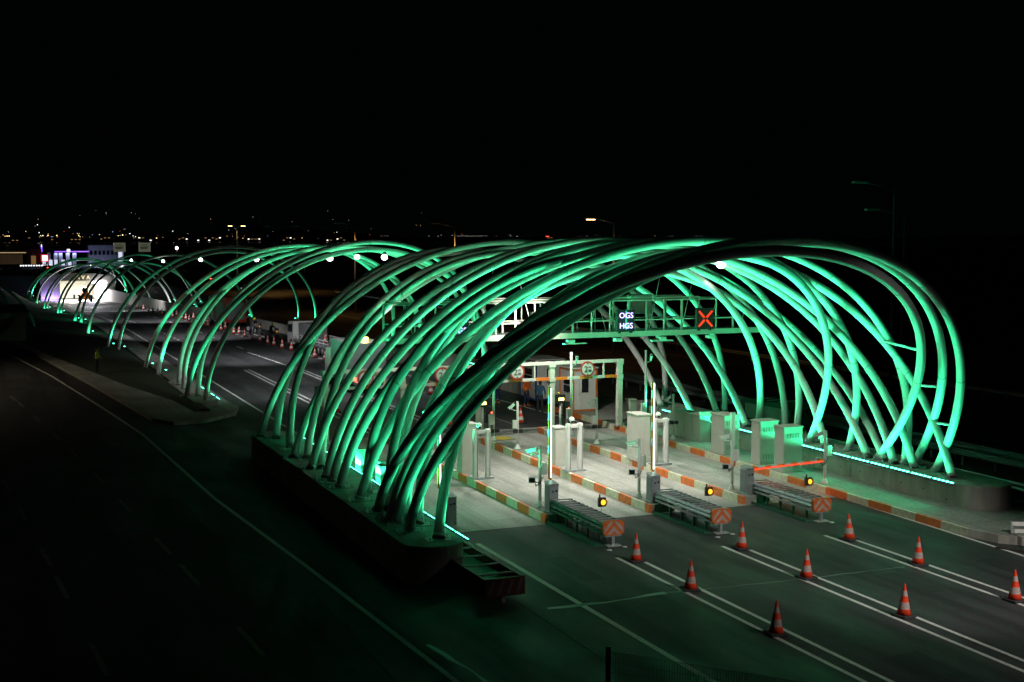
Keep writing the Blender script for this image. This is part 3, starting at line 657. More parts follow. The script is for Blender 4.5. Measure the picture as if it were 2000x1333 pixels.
# ------------------------------------------------------------------ camera poles
def cam_unit(b,c,yaw,pitch=.25,s=1.0):
    R=Matrix.Rotation(yaw,3,'Z')@Matrix.Rotation(-pitch,3,'X'); c=Vector(c)
    b.box(c,(.11*s,.34*s,.11*s),M['white'],R,bev=.02); b.box(c+R@Vector((0,.0,.07*s)),(.13*s,.42*s,.02),M['white'],R); b.box(c+R@Vector((0,-.175*s,0)),(.08*s,.012,.08*s),M['glass'],R)
    b.tube([c+Vector((0,0,-.06)),c+Vector((0,0,-.16))],.025,M['white'],8)
def campole(x,y,z,h,label,style,rz=0):
    t=thing('camera_pole',label,'camera pole',(x,y,z),rz,'camera poles on the islands')
    b=MB(); r=.06 if style!='thick' else .06
    b.tube([(0,0,0),(0,0,h)],r,M['white'],12); b.lathe([(.15,0),(.15,.02),(.07,.16),(.062,.2)],M['white'],n=12)
    if style=='thick': b.box((0,0,h*.78),(.16,.12,h*.44),M['white'],bev=.01)
    b.build('pole',parent=t)
    if style in('front','thick'):
        b=MB(); b.box((.14,-.02,h*.62 if style=='front' else h*.44),(.22,.16,.42),M['white'],bev=.02); b.build('junction_box',parent=t)
        b=MB(); zc=h*.9 if style=='front' else h*.66; b.tube([(0,0,zc-.12),(-.3,-.02,zc-.05)],.022,M['white'],8); cam_unit(b,(-.36,-.05,zc+.08),1.1); b.build('camera',parent=t)
        b=MB(); zc=h*.44 if style=='front' else h*.30; b.tube([(0,0,zc-.12),(-.22,-.04,zc-.06)],.02,M['dgrey'],8); R=Matrix.Rotation(-.5,3,'Z'); b.box((-.34,-.06,zc+.02),(.24,.16,.2),M['galv'],R,bev=.01); b.box((-.34-.04,-.06-.08,zc+.02),(.2,.012,.16),M['glass'],R); b.build('flash_unit',parent=t)
        b=MB()
        for k in range(3):
            zz=h*(.5 if style=='front' else .36); P=[(-.3+.02*k,-.04,zz*.92),(-.2,-.1,zz*.74-.04*k),(-.02,-.09,zz*.78),(.12,-.04,zz*1.0)]; b.tube(P,.012,M['black'],5)
        b.build('cable',parent=t)
    elif style=='rear':
        b=MB(); b.tube([(0,0,h*.8),(-.24,-.02,h*.82)],.022,M['white'],8); cam_unit(b,(-.3,-.04,h*.9),.9,.7); b.build('camera',parent=t)
        b=MB(); b.box((-.16,-.02,h*.52),(.2,.14,.38),M['white'],bev=.02); b.build('junction_box',parent=t)
        b=MB(); b.box((-.12,-.05,h*.37),(.2,.14,.16),M['black'],bev=.01); b.box((.13,-.05,h*.37),(.2,.14,.16),M['black'],bev=.01); b.build('sensor',parent=t)
    elif style=='tall':
        b=MB(); b.tube([(0,0,h*.84),(.22,-.02,h*.85)],.022,M['white'],8); cam_unit(b,(.28,-.04,h*.9),-.4,.9); b.build('camera',parent=t)
        b=MB(); b.box((-.12,-.02,h*.26),(.26,.18,.5),M['white'],bev=.02); b.build('junction_box',parent=t)
        b=MB(); b.box((-.14,-.06,h*.12),(.22,.16,.18),M['black'],bev=.01); b.box((.14,-.06,h*.12),(.22,.16,.18),M['black'],bev=.01); b.build('sensor',parent=t)
campole(18.47,41.9,.31,2.2,'white camera pole near the tip of the left island','front'); campole(22.55,41.95,.31,2.2,'white camera pole near the tip of the middle island','front')
campole(26.58,41.9,.31,3.0,'tall thick topped camera pole near the tip of the right island','thick'); campole(30.75,41.7,.28,2.1,'white camera pole on the right pavement beyond the red arm','front')
campole(18.5,53.9,.31,2.2,'slim camera pole on the left island behind the arches','rear'); campole(22.63,53.9,.31,2.2,'slim camera pole with black sensors, middle of the middle island','rear')
campole(26.65,53.85,.31,2.2,'slim camera pole with black sensors on the right island before the kiosk','rear'); campole(30.75,53.8,.28,2.2,'slim camera pole beside the low grey cabinets','rear')
campole(22.52,56.6,.31,3.9,'tall camera pole at the far end of the middle island','tall'); campole(26.67,56.7,.31,4.1,'tallest camera pole in front of the white kiosk','tall'); campole(31.3,57.6,.28,4.0,'tall camera pole on the right pavement by the plinth','tall')
# amber warning lights on posts at island far ends
for x,lab in ((22.56,'rectangular amber warning light on a post at the middle island'),(26.76,'rectangular amber warning light on a post by the kiosk')):
    t=thing('warning_light',lab,'warning light',(x,58.2,.31),0,'amber warning lights by the gate')
    MB().tube([(0,0,0),(0,0,1.45)],.055,M['white'],10).build('post',parent=t)
    MB().box((0,0,1.62),(.52,.18,.42),M['black'],bev=.02).build('case',parent=t)
    b=MB(); b.box((.02,-.095,1.60),(.28,.012,.13),E_['amberhot']); b.build('lamp',parent=t); MB().ball((-.1,0,1.9),.07,M['yp']).build('beacon',parent=t)
    t2=thing('traffic_signal',lab.replace('rectangular amber warning light on a post','dark lane signal box')+' beside the amber light','traffic light',(x+.45,58.4,.31),0,'dark signal boxes by the gate')
    MB().box((0,0,1.0),(.34,.3,.85),M['black'],bev=.02).build('case',parent=t2); MB().tube([(0,0,0),(0,0,.6)],.05,M['white'],8).build('post',parent=t2); MB().box((.05,-.155,1.1),(.06,.012,.06),E_['tail']).build('lamp',parent=t2)
t=thing('traffic_signal','black two headed signal behind the left arches','traffic light',(15.7,63.6,0)); MB().tube([(0,0,0),(0,0,2.2)],.06,M['dgrey'],8).build('post',parent=t)
for z in (1.1,2.1):
    b=MB(); b.box((0,0,z),(.34,.28,.75),M['black'],bev=.02); b.box((0,-.2,z+.32),(.3,.2,.03),M['black']); b.build('case',parent=t)
# classification pillars
def pillars(x,y,label):
    t=thing('vehicle_scanner',label,'scanner',(x,y,.31),0,'pairs of white scanner pillars')
    for dx in (-.27,.27):
        b=MB(); b.box((dx,0,1.0),(.17,.22,2.0),M['white'],bev=.01); b.box((dx+.05,-.115,1.0),(.025,.012,1.8),M['dgrey']); b.build('pillar',parent=t)
    MB().box((0,0,.04),(.9,.5,.08),M['galv']).build('base',parent=t); MB().box((0,.0,1.9),(.38,.12,.14),M['white']).build('crossbar',parent=t)
    b=MB(); b.tube([(-.1,.05,1.9),(-.1,.05,2.12)],.03,M['white'],8); b.ball((-.1,.03,2.16),.12,M['white']); b.ball((-.1,-.01,2.10),.08,M['glass']); b.build('dome_camera',parent=t)
pillars(18.45,47.7,'pair of white scanner pillars on the left island'); pillars(22.6,47.75,'pair of white scanner pillars on the middle island'); pillars(26.65,47.7,'pair of white scanner pillars on the right island')
def cab(x,y,z,w,d,h,label,group,m='grey',vents=True):
    t=thing('equipment_cabinet',label,'cabinet',(x,y,z),0,group)
    MB().box((0,0,h/2),(w,d,h),M[m],bev=.012).build('housing',parent=t)
    MB().box((0,0,.1),(w+.03,d+.03,.2),M['grey'],bev=.008).build('base',parent=t)
    b=MB(); b.box((0,0,h+.03),(w+.08,d+.08,.06),M[m],bev=.015); b.build('lid',parent=t)
    if vents:
        b=MB()
        for zz in (h*.82,h*.18):
            for i in range(6): b.box((-w/2-.004,-d*.3+i*d*.12,zz),(.012,.03,.22),M['dgrey'])
            for i in range(5): b.box((-w*.3+i*w*.15,-d/2-.004,zz),(.03,.012,.2),M['dgrey'])
        b.build('vent',parent=t)
        b=MB(); b.box((-w/2-.006,0,h*.52),(.01,d*.86,h*.9),M[m]); b.build('door',parent=t)
    return t
cab(18.4,49.3,.31,.62,.62,2.0,'tall pale cabinet on the left island behind the scanner pillars','tall cabinets on the islands',vents=False)
cab(26.4,49.2,.31,.6,1.0,2.0,'tall pale cabinet on the right island behind the barrier arm','tall cabinets on the islands',vents=False)
cab(22.6,49.4,.31,.45,.6,1.6,'pale cabinet on the middle island behind the scanner pillars','tall cabinets on the islands',vents=False)
cab(31.0,49.5,.28,.8,1.1,1.72,'tall grey cabinet on the right pavement, farthest of three','tall grey cabinets along the right pavement')
cab(31.15,46.55,.28,.9,.7,1.82,'tall grey vented cabinet on the right pavement, middle of three','tall grey cabinets along the right pavement')
cab(30.98,44.55,.28,.9,.7,1.85,'tall grey cabinet on the right pavement nearest the red arm','tall grey cabinets along the right pavement')
for i in range(4):
    t=cab(31.75,55.0-i*.72,.28,.55,.68,1.2,f'low grey cabinet, {ORD[i]} from the far end of the row of four','low grey cabinets in a row',vents=False)
    if i==3: MB().prism([(-.45,1.26),(.45,1.26),(.42,1.30),(-.4,1.46)],M['white'],-.36,.36).build('cover',parent=t)
# left side cabinets lit green
cab(13.6,47.6,.1,.65,.75,1.75,'tall green lit cabinet behind the left arches','cabinets behind the left arches'); cab(13.7,45.3,.1,.6,.6,1.45,'shorter green lit cabinet with a round lamp on top','cabinets behind the left arches')
tag(MB().lathe([(.30,0),(.30,.10),(.22,.14)],M['white'],(13.7,45.3,1.62),20).build('antenna_dome'),'white dome sitting on the shorter left cabinet','dome')
cab(31.15,58.9,.28,.35,.5,1.3,'narrow cream cabinet beside the right gate post','cream cabinets by the kiosk',vents=False)
# ------------------------------------------------------------------ crash cushions
def cushion(x,y,label,m_side,dark=False):
    t=thing('crash_cushion',label,'crash barrier',(x,y,0),0,'crash cushions in front of the islands')
    L=4.1; w=.72; O=M['panelo'] if not dark else M['rail_unlit']; Wm=M['conewd'] if not dark else M['dgrey']
    for sx in (-1,1):
        b=MB(); X=sx*w/2
        prof=[(.50,.0),(.56,.05),(.63,0),(.70,.05),(.77,.0)]
        for (z0,o0),(z1,o1) in zip(prof,prof[1:]):
            b.poly([(X+sx*o0,.1,z0),(X+sx*o1,.1,z1),(X+sx*o1,L,z1),(X+sx*o0,L,z0)],m_side)
            b.poly([(X+sx*(o0-.02),.1,z0),(X+sx*(o1-.02),.1,z1),(X+sx*(o1-.02),L,z1),(X+sx*(o0-.02),L,z0)],m_side)
        for i in range(9): b.box((X+sx*.052,.35+i*.42,.565),(.012,.2,.02),M['white'] if not dark else M['dgrey'])
        b.bar((X,.1,.42),(X,L,.42),.06,.07,m_side); b.build('side_rail',parent=t)
    b=MB()
    for i in range(12): b.bar((-w/2,.35+i*.33,.775),(w/2,.35+i*.33,.775),.06,.04,M['galv'] if not dark else M['plate'])
    b.build('cross_bar',parent=t)
    b=MB(); b.box((0,L/2+.1,.66),(w-.1,L-.5,.05),M['black']); b.build('liner',parent=t)
    for i in range(5):
        for sx in (-1,1): MB().box((sx*(w/2-.06),.5+i*.82,.25),(.07,.07,.5),M['grate']).build('leg',parent=t)
    b=MB(); b.box((-w/2-.12,L/2,.02),(.34,L-.2,.03),M['grate']); b.box((-w/2-.27,L/2,.06),(.02,L-.2,.09),M['grate']); b.build('ground_rail',parent=t)
    b=MB(); zc=.60; hh=.24; P=[(-w/2-.02,zc-hh+.08),(-w/2+.08,zc-hh),(w/2-.08,zc-hh),(w/2+.02,zc-hh+.08),(w/2+.02,zc+hh-.08),(w/2-.08,zc+hh),(-w/2+.08,zc+hh),(-w/2-.02,zc+hh-.08)]
    A=[b.bm.verts.new((p[0],-.02,p[1])) for p in P];B=[b.bm.verts.new((p[0],.10,p[1])) for p in P]
    b.faces([b.bm.faces.new(A),b.bm.faces.new(B[::-1])]+[b.bm.faces.new((A[i],B[i],B[(i+1)%8],A[(i+1)%8])) for i in range(8)],O)
    for ap in (zc+.06,zc+.36):
        for sx in (-1,1):
            for q in range(14):
                xa,xb=q*.024,(q+1)*.024
                za=[min(ap-1.1*x,zc+.21) for x in (xa,xb)]; zb=[max(ap-.15-1.1*x,zc-.21) for x in (xa,xb)]
                if za[0]>zb[0] and za[1]>zb[1]: b.poly([(sx*xa,-.026,za[0]),(sx*xb,-.026,za[1]),(sx*xb,-.026,zb[1]),(sx*xa,-.026,zb[0])],Wm)
    b.build('chevron_panel',parent=t)
    b=MB(); b.box((0,.04,.33),(w-.15,.08,.03),M['galv']); b.box((0,.06,.17),(.10,.10,.34),M['galv']); b.box((0,.02,.02),(.5,.28,.03),M['plate'],bev=.008); b.build('front_leg',parent=t)
    b=MB(); b.box((.0,L-.05,.3),(w+.1,.35,.55),M['rubber'],taper=.75); b.build('rear_skirt',parent=t)
    return t
def flasher(x,y,label):
    t=thing('flashing_lamp',label,'warning light',(x,y,.70),0,'round amber lamps on the crash cushions')
    MB().tube([(0,0,0),(.0,0,.42)],.018,M['galv'],8).build('post',parent=t)
    MB().box((0,0,.60),(.26,.12,.30),M['black'],bev=.02).build('case',parent=t); b=MB(); b.tube([(-.08,0,.74),(-.08,0,.86)],.03,M['black'],8); b.build('aerial',parent=t)
    R=Matrix.Rotation(PI/2,3,'X'); MB().lathe([(.088,.06),(.088,.075),(.05,.09)],E_['amber'],n=20,R=R,c=(.02,0,.60)).build('lens',parent=t)
    b=MB(); b.tube([(.02,-.06,.60),(.02,-.13,.61)],.115,M['black'],16,cap=False); b.build('visor',parent=t)
    MB().ball((.17,-.02,.60),.05,E_['ambers']).build('side_lens',parent=t)
    lamp('POINT','flasher_glow',(x+.02,y-.22,1.3),1.5,(1,.45,.05),shadow_soft_size=.08)
cushion(18.75,36.6,'crash cushion with green side rail before the left island',M['grate']); flasher(18.72,37.4,'round amber lamp on the left crash cushion')
cushion(22.95,36.8,'crash cushion with silver side rail before the middle island',M['galv']); flasher(22.92,37.6,'round amber lamp on the middle crash cushion')
cushion(27.2,37.0,'crash cushion with silver side rail before the right island',M['galv']); flasher(27.17,37.8,'round amber lamp on the right crash cushion')
t=thing('crash_cushion','unlit dark red crash cushion with open ladder top left of the lanes','crash barrier',(13.0,31.9,0),.03,'crash cushions in front of the islands')
b=MB()
for sx in (-1,1): b.box((sx*.55,2.6,.45),(.05,5.2,.5),M['rail_unlit'])
b.build('side_rail',parent=t)
for i in range(5): MB().box((0,.6+i*1.02,.69),(1.05,.09,.04),M['plate']).build('cross_bar',parent=t)
b=MB(); b.box((0,2.6,.42),(1.0,5.0,.05),M['grate']); b.build('liner',parent=t)
b=MB(); b.box((0,-.03,.47),(1.2,.08,.52),M['rail_unlit'],bev=.03)
for i in range(4): b.box((-.42+i*.28,-.075,.47),(.10,.008,.44),M['dgrey'],Matrix.Rotation(.35,3,'Y'))
b.build('chevron_panel',parent=t); b=MB(); b.box((0,.1,.12),(.12,.12,.26),M['plate']); b.box((0,4.8,.12),(.12,.12,.26),M['plate']); b.build('front_leg',parent=t)
# small road studs
for i,(x,y) in enumerate(((18.35,36.1),(19.0,36.3),(22.5,36.3),(23.2,36.5),(27.4,36.7))):
    tag(MB().lathe([(.09,0),(.085,.02),(.04,.03)],M['conew'],(x,y,.01),12).build('road_stud'),f'round road stud ahead of a crash cushion, {ORD[i]} from the left','road stud','road studs')
# ------------------------------------------------------------------ cones
def cone_mesh(greyed):
    t=thing('traffic_cone','x','traffic cone',(0,0,0),0,'x'); w=M['conewd'] if greyed else M['conew']
    MB().box((0,0,.03),(.48,.48,.06),M['rubber'],bev=.02).build('base',parent=t)
    b=MB(); pr=[(.19,.06),(.155,.22),(.118,.40),(.083,.56),(.055,.70),(.03,.82),(.026,.86),(.012,.88)]
    b.lathe(pr,M['coneo'],mats=[M['coneo'],w,M['coneo'],w,M['coneo'],M['coneo'],M['coneo'],M['coneo']],n=24); b.build('body',parent=t); return t
C0=cone_mesh(False); C1=cone_mesh(True); uc=[False,False]
def place_cone(x,y,label,group,greyed=False,z=None):
    i=1 if greyed else 0; src=(C0,C1)[i]; o=src if not uc[i] else dup(src); uc[i]=True
    o.location=(x,y,(terr(x,y) if z is None else z)+.008); o.rotation_euler.z=random.uniform(-.3,.3)
    o.rotation_euler.x=random.uniform(-.03,.03); o.rotation_euler.y=random.uniform(-.03,.03); o['label']=label; o['group']=group
near=[(18.5,34.6,'left row, nearest the crash cushion'),(18.4,31.1,'left row, on the sealed crack'),(18.3,26.7,'left row, closest to the viewer'),(22.4,34.7,'middle row, nearest the crash cushion'),(22.2,30.9,'middle row, in the centre'),(22.3,26.7,'middle row, closest to the viewer'),
 (26.4,34.4,'right row, nearest the crash cushion'),(26.3,30.9,'right row, in the centre'),(26.1,26.7,'right row, at the picture edge')]
for x,y,s in near: place_cone(x,y,'orange cone with dull bands in the '+s,'cones on the lane lines before the toll',True)
CONES=[(24.05,222.78),(23.91,211.97),(23.57,202.3),(23.52,196.18),(23.51,190.36),(23.42,184.94),(23.08,172.0),(24.31,177.11),(23.5,166.58),(23.56,163.45),(23.38,159.3),(24.85,165.78),(23.62,149.57),(23.68,147.44),(25.18,153.33),(23.85,139.83),(24.72,142.13),(24.19,133.99),(24.68,133.79),(24.48,129.39),(24.61,126.5),(24.83,123.68),(24.88,120.4),(24.99,118.11),(25.05,114.85),(25.34,112.44),(25.63,104.91),(25.86,102.38)]
for i,(x,y) in enumerate(sorted(CONES,key=lambda p:p[1])): place_cone(x,y,f'orange cone in the long row toward the tunnel, {ORD[i]} nearest','cones along the closed far lane')
for x,y,s in ((26.68,63.1,'beside the slim camera pole past the right island'),(26.4,77.2,'far past the gate beside the stopped truck'),(25.8,71.7,'past the gate, half hidden by an arch'),(22.85,63.9,'just past the middle island'),(19.4,66.0,'past the left island'),(18.65,71.3,'past the left island and farther back')): place_cone(x,y,'orange cone '+s,'cones behind the height gate')
# ------------------------------------------------------------------ kiosks
def kiosk(x0,x1,y0,y1,label,trim):
    t=thing('toll_kiosk',label,'kiosk',((x0+x1)/2,(y0+y1)/2,.28),0,'kiosks on the right'); w=x1-x0;d=y1-y0;h=2.35
    MB().box((0,0,h/2),(w,d,h),M['white']).build('wall',parent=t)
    b=MB()
    for sx in (-1,1):
        for sy in (-1,1): b.box((sx*w/2,sy*d/2,h/2),(.09,.09,h+.02),trim)
    b.box((0,-d/2-.01,.05),(w,.07,.1),trim); b.box((0,-d/2-.01,h),(w,.07,.12),trim); b.box((-w/2-.01,0,h),(.07,d,.12),trim); b.box((-w/2-.01,0,.05),(.07,d,.1),trim); b.box((w/2,0,h),(.07,d,.12),trim); b.box((0,d/2,h),(w,.07,.12),trim); b.build('trim',parent=t)
    MB().box((0,0,h+.08),(w+.2,d+.2,.08),M['white'],bev=.02).build('roof',parent=t)
    dd=MB().box((0,-d/2-.02,1.08),(.74,.05,1.95),M['white'],bev=.01).build('door',parent=t)
    MB().box((0,-d/2-.05,1.48),(.42,.014,.85),M['glass']).build('pane',parent=dd); MB().box((-.28,-d/2-.07,1.05),(.14,.03,.03),M['galv']).build('handle',parent=dd)
    b=MB(); b.box((-w/2-.02,-.1,1.45),(.04,d*.55,.9),M['white']); wn=b.build('window',parent=t); b=MB()
    for s in (-1,1): b.box((-w/2-.045,-.1,1.45+s*.22),(.012,d*.48,.38),M['glass'])
    b.build('pane',parent=wn)
kiosk(30.45,31.9,64.5,66.2,'white kiosk with orange trim and half glazed door',M['orange']); kiosk(30.5,32.3,69.8,72.2,'pale kiosk with blue trim behind the orange one',M['bluep'])
# ------------------------------------------------------------------ people
def person(x,y,z,rz,label,top,legs,shoes,h=1.75,pose='stand',hat=None,vest=None,hair=(.02,.015,.012)):
    s=h/1.75; J={}
    if pose=='stand':
        P=dict(pel=(0,0,.95),wa=(0,0,1.1),ch=(0,-.01,1.32),nk=(0,0,1.48),hd=(0,-.01,1.58),ls=(.19,0,1.42),le=(.26,-.04,1.15),lw=(.24,-.22,1.02),rs=(-.19,0,1.42),re=(-.27,.02,1.14),rw=(-.24,-.16,.93),lh=(.1,0,.9),lk=(.12,-.03,.5),la=(.13,.02,.09),lt=(.14,-.16,.04),rh=(-.1,0,.9),rk=(-.12,.0,.5),ra=(-.14,.06,.09),rt=(-.16,-.11,.04))
    elif pose=='ride':
        P=dict(pel=(0,.25,.92),wa=(0,.22,1.08),ch=(0,.1,1.28),nk=(0,.02,1.44),hd=(0,0,1.54),ls=(.19,.06,1.38),le=(.3,-.12,1.18),lw=(.3,-.38,1.06),rs=(-.19,.06,1.38),re=(-.3,-.12,1.18),rw=(-.3,-.38,1.06),lh=(.12,.2,.88),lk=(.24,-.15,.72),la=(.22,.08,.34),lt=(.22,-.08,.28),rh=(-.12,.2,.88),rk=(-.24,-.15,.72),ra=(-.22,.08,.34),rt=(-.22,-.08,.28))
    rad=dict(pel=.15,wa=.135,ch=.165,nk=.06,hd=.085,ls=.075,le=.05,lw=.035,rs=.075,re=.05,rw=.035,lh=.10,lk=.068,la=.045,lt=.04,rh=.10,rk=.068,ra=.045,rt=.04)
    E=[('pel','wa'),('wa','ch'),('ch','nk'),('nk','hd'),('ch','ls'),('ls','le'),('le','lw'),('ch','rs'),('rs','re'),('re','rw'),('pel','lh'),('lh','lk'),('lk','la'),('la','lt'),('pel','rh'),('rh','rk'),('rk','ra'),('ra','rt')]
    ks=list(P); me=bpy.data.meshes.new('p'); me.from_pydata([Vector(P[k])*s for k in ks],[(ks.index(a),ks.index(c)) for a,c in E],[])
    o=bpy.data.objects.new('p',me); COL.objects.link(o); md=o.modifiers.new('s','SKIN'); 
    for i,k in enumerate(ks): me.skin_vertices[0].data[i].radius=(rad[k]*s,rad[k]*s*(.8 if k in('ch','wa','pel') else 1)); me.skin_vertices[0].data[i].use_root=(k=='pel')
    o.modifiers.new('u','SUBSURF').levels=2
    dg=bpy.context.evaluated_depsgraph_get(); dg.update(); m2=bpy.data.meshes.new_from_object(o.evaluated_get(dg)); bpy.data.objects.remove(o); bpy.data.meshes.remove(me)
    b=MB(); b.bm.from_mesh(m2); bpy.data.meshes.remove(m2)
    for f in b.bm.faces:
        c=f.calc_center_median()/s; f.smooth=True
        hand=min((c-Vector(P['lw'])).length,(c-Vector(P['rw'])).length)<.06; foot=c.z<(.16 if pose=='stand' else .38) 
        m=M['skin'] if (c-Vector(P['hd'])).length<.12 and c.z>P['nk'][2] or hand else shoes if foot else legs if c.z<P['pel'][2]+.02 and (abs(c.x)<.21 or pose=='ride') else top
        f.material_index=b.mi(m)
    # head, face, hands
    hd=Vector(P['hd'])*s+Vector((0,-.01,.06))*s; b.ball(hd,.105*s,M['skin'],(.82,.98,1.15)); b.ball(hd+Vector((0,-.105,-.01))*s,.018*s,M['skin'],u=6,v=5)
    for sx in (-1,1): b.ball(hd+Vector((sx*.035,-.088,.015))*s,.011*s,M['black'],u=6,v=5); b.ball(hd+Vector((sx*.088,0,0))*s,.02*s,M['skin'],(.5,1,1.4),u=6,v=5)
    b.box(hd+Vector((0,-.092,-.05))*s,(.04*s,.012*s,.008*s),M['red'])
    for w,e in (('lw','le'),('rw','re')):
        p=Vector(P[w])*s; d=(Vector(P[w])-Vector(P[e])).normalized(); side=d.cross(Vector((0,0,1))).normalized() if abs(d.z)<.95 else Vector((0,1,0)); pc=p+d*.06*s; b.ball(pc,.042*s,M['skin'],(.8,.9,1),u=8,v=6)
        for k in range(4): f0=pc+side*(k-1.5)*.018*s+d*.025*s; b.tube([f0,f0+d*.035*s,f0+(d*.06+Vector((0,0,-.015)))*s],[.009*s,.008*s,.006*s],M['skin'],6)
        b.tube([pc+side*.035*s,pc+side*.06*s+d*.03*s],[.010*s,.008*s],M['skin'],6)
    t=b.build('person'); t.location=(x,y,z); t.rotation_euler.z=rz; tag(t,label,'person')
    hm=mat('hair_'+str(round(x,1)),hair,.7)
    if hat: 
        hb=MB(); hb.ball(hd+Vector((0,.01,.035))*s,.135*s,hat,(.95,1.08,.95)); hb.build('helmet',parent=t)
    else:
        hb=MB(); hb.ball(hd+Vector((0,.025,.03))*s,.112*s,hm,(.88,.98,1.12)); hb.build('hair',parent=t)
    if vest:
        vb=MB(); P0=[(.20,1.02),(.215,1.2),(.22,1.38),(.12,1.47)]
        vb.lathe([(r*s,zz*s) for r,zz in P0],vest,n=18); 
        for v in vb.bm.verts: v.co.y*=.78
        vb.lathe([(.222*s,1.14*s),(.224*s,1.18*s)],M['conew'],n=18); vb.build('vest',parent=t)
    return t
person(28.7,71.5,0,-.9,'worker in navy overalls with orange boots past the gate',M['navy'],M['navy'],M['hiorange'])
person(29.75,69.5,0,.4,'worker in bright orange jacket and navy trousers by the kiosks',M['hiorange'],M['navy'],M['hiorange'])
person(29.4,66.7,0,2.6,'man in blue striped jacket with yellow shoulders near the kiosk',M['bluej'],M['dcloth'],M['black'],h=1.85,vest=None)
person(7.6,96.9,.3,1.2,'faint worker in yellow vest standing on the dark grass bank',M['hiyellow'],M['dcloth'],M['black'])
person(18.1,291-6,zg(285),0,'tiny worker in orange at the tunnel mouth',M['hiorange'],M['hiorange'],M['black'])
def rx(px,Y):
    # world x at a given Y, from an image pixel column
    return Y*math.tan(math.radians(22.52)+math.atan((px-1000)/2508.0))
# ------------------------------------------------------------------ vehicles
def wheel(parent,c,r=.32,w=.22):
    R=Matrix.Rotation(PI/2,3,'Y'); wh=MB().lathe([(r*.6,-w/2),(r*.95,-w/2),(r,-w/3),(r,w/3),(r*.95,w/2),(r*.6,w/2)],M['rubber'],c,20,R).build('wheel',parent=parent)
    MB().lathe([(r*.58,-w/2-.005),(r*.2,-w/2-.02)],M['silver'],c,14,R).build('rim',parent=wh); MB().lathe([(r*.58,w/2+.005),(r*.2,w/2+.02)],M['silver'],c,14,R).build('rim',parent=wh)
def car(x,y,z,rz,label,paint,front=False,back=True):
    t=thing('car',label,'car',(x,y,z),rz,'cars on the highways')
    b=MB(); b.prism([(-2.15,.3),(2.1,.3),(2.15,.62),(2.0,.84),(1.1,.92),(-1.9,.95),(-2.15,.8)],paint,-.86,.86); b.build('body',parent=t)
    b=MB(); b.prism([(-1.7,.93),(1.0,.9),(.35,1.38),(-1.1,1.42)],M['glass'],-.74,.74); b.build('cabin',parent=t); MB().box((0,-.35,1.42),(1.3,1.3,.04),paint,bev=.015).build('roof',parent=t)
    for sx in (-.8,.8):
        for yy in (-1.35,1.35): wheel(t,(sx,yy,.32))
        MB().box((sx*.8,2.13,.66),(.34,.06,.14),E_['head'] if front else M['glass']).build('headlight',parent=t)
        MB().box((sx*.85,-2.16,.72),(.34,.04,.14),E_['tail'] if back else M['red']).build('tail_light',parent=t)
    return t
car(46,125,-.02,.0,'dark car with red tail lights on the right highway, nearest one',M['carp']); car(49.2,133,-.02,.0,'silver car with red tail lights on the right highway',M['silver'])
car(45.2,236,-.02,0,'dark car with tail lights far along the right highway',M['carp']); car(48,300,-.02,0,'farthest car with tail lights on the right highway',M['carp'])
for i,(x,y,f,s) in enumerate(((rx(10,395),395,False,'left'),(rx(28,405),405,False,'middle'),(rx(90,430),430,False,'right'))): car(x,y,-.02,.35,f'small far car with red tail lights, {s} one before the petrol station',M['carp'])
car(rx(16,372),372,-.02,2.6,'white car with bright headlights on the far left road',M['silver'],True,False); car(rx(32,380),380,-.02,2.6,'second car with headlights following on the far left road',M['carp'],True,False)
# box truck
t=thing('box_truck','white box truck with amber beacon stopped beyond the gate','truck',(22.9,78.3,0))
MB().box((0,3.6,2.0),(2.4,5.0,2.5),M['silver'],bev=.04).build('box',parent=t); MB().box((0,3.4,.72),(2.1,6.4,.18),M['dgrey']).build('chassis',parent=t)
b=MB(); b.prism([(6.3,.55),(8.0,.55),(8.05,1.5),(7.7,2.5),(6.3,2.55)],M['white'],-1.1,1.1); b.build('cab',parent=t)
MB().box((0,1.06,.95),(2.3,.1,.25),M['conew']).build('bumper',parent=t)
b=MB(); 
for i in range(6): b.box((-.95+i*.38,1.0,1.22),(.19,.02,.12),M['red'] if i%2 else M['yp'])
b.build('chevron_board',parent=t)
for sx in (-1,1):
    MB().ball((sx*.95,1.0,.98),.09,E_['tail']).build('tail_light',parent=t)
    for yy in (2.1,3.1,7.1): wheel(t,(sx*1.0,yy,.45),.45,.3)
MB().box((.35,4.0,3.34),(.9,.3,.14),E_['amberhot'],bev=.03).build('beacon',parent=t)
lamp('POINT','beacon_glow',(23.3,81.6,3.9),90,(1,.7,.15),shadow_soft_size=.2)
lamp('POINT','tail_glow',(21.9,79.0,.95),6,(1,.2,.1),shadow_soft_size=.1)
# flatbed
t=thing('flatbed_truck','white flatbed road works truck with cones on its bed','truck',(27.6,103.6,0),.07)
b=MB(); b.prism([(10.2,.5),(12.0,.5),(12.1,1.4),(11.75,2.45),(10.2,2.5)],M['white'],-1.05,1.05); b.build('cab',parent=t)
b=MB(); b.prism([(10.5,1.5),(11.92,1.5),(11.72,2.2),(10.5,2.25)],M['glass'],-1.07,1.07); b.build('window',parent=t)
MB().box((0,5.2,.85),(2.2,10,.2),M['dgrey']).build('bed',parent=t)
b=MB(); 
for sx in (-1,1):
    for z in (1.15,1.4): b.bar((sx*1.1,.3,z),(sx*1.1,9.9,z),.05,.05,M['white'])
    for i in range(9): b.bar((sx*1.1,.3+i*1.2,.95),(sx*1.1,.3+i*1.2,1.4),.05,.05,M['white'])
b.build('side_rail',parent=t)
b=MB(); b.box((0,7.8,1.7),(1.7,3.0,1.5),M['dgrey'],bev=.05); b.build('equipment_box',parent=t)
b=MB()
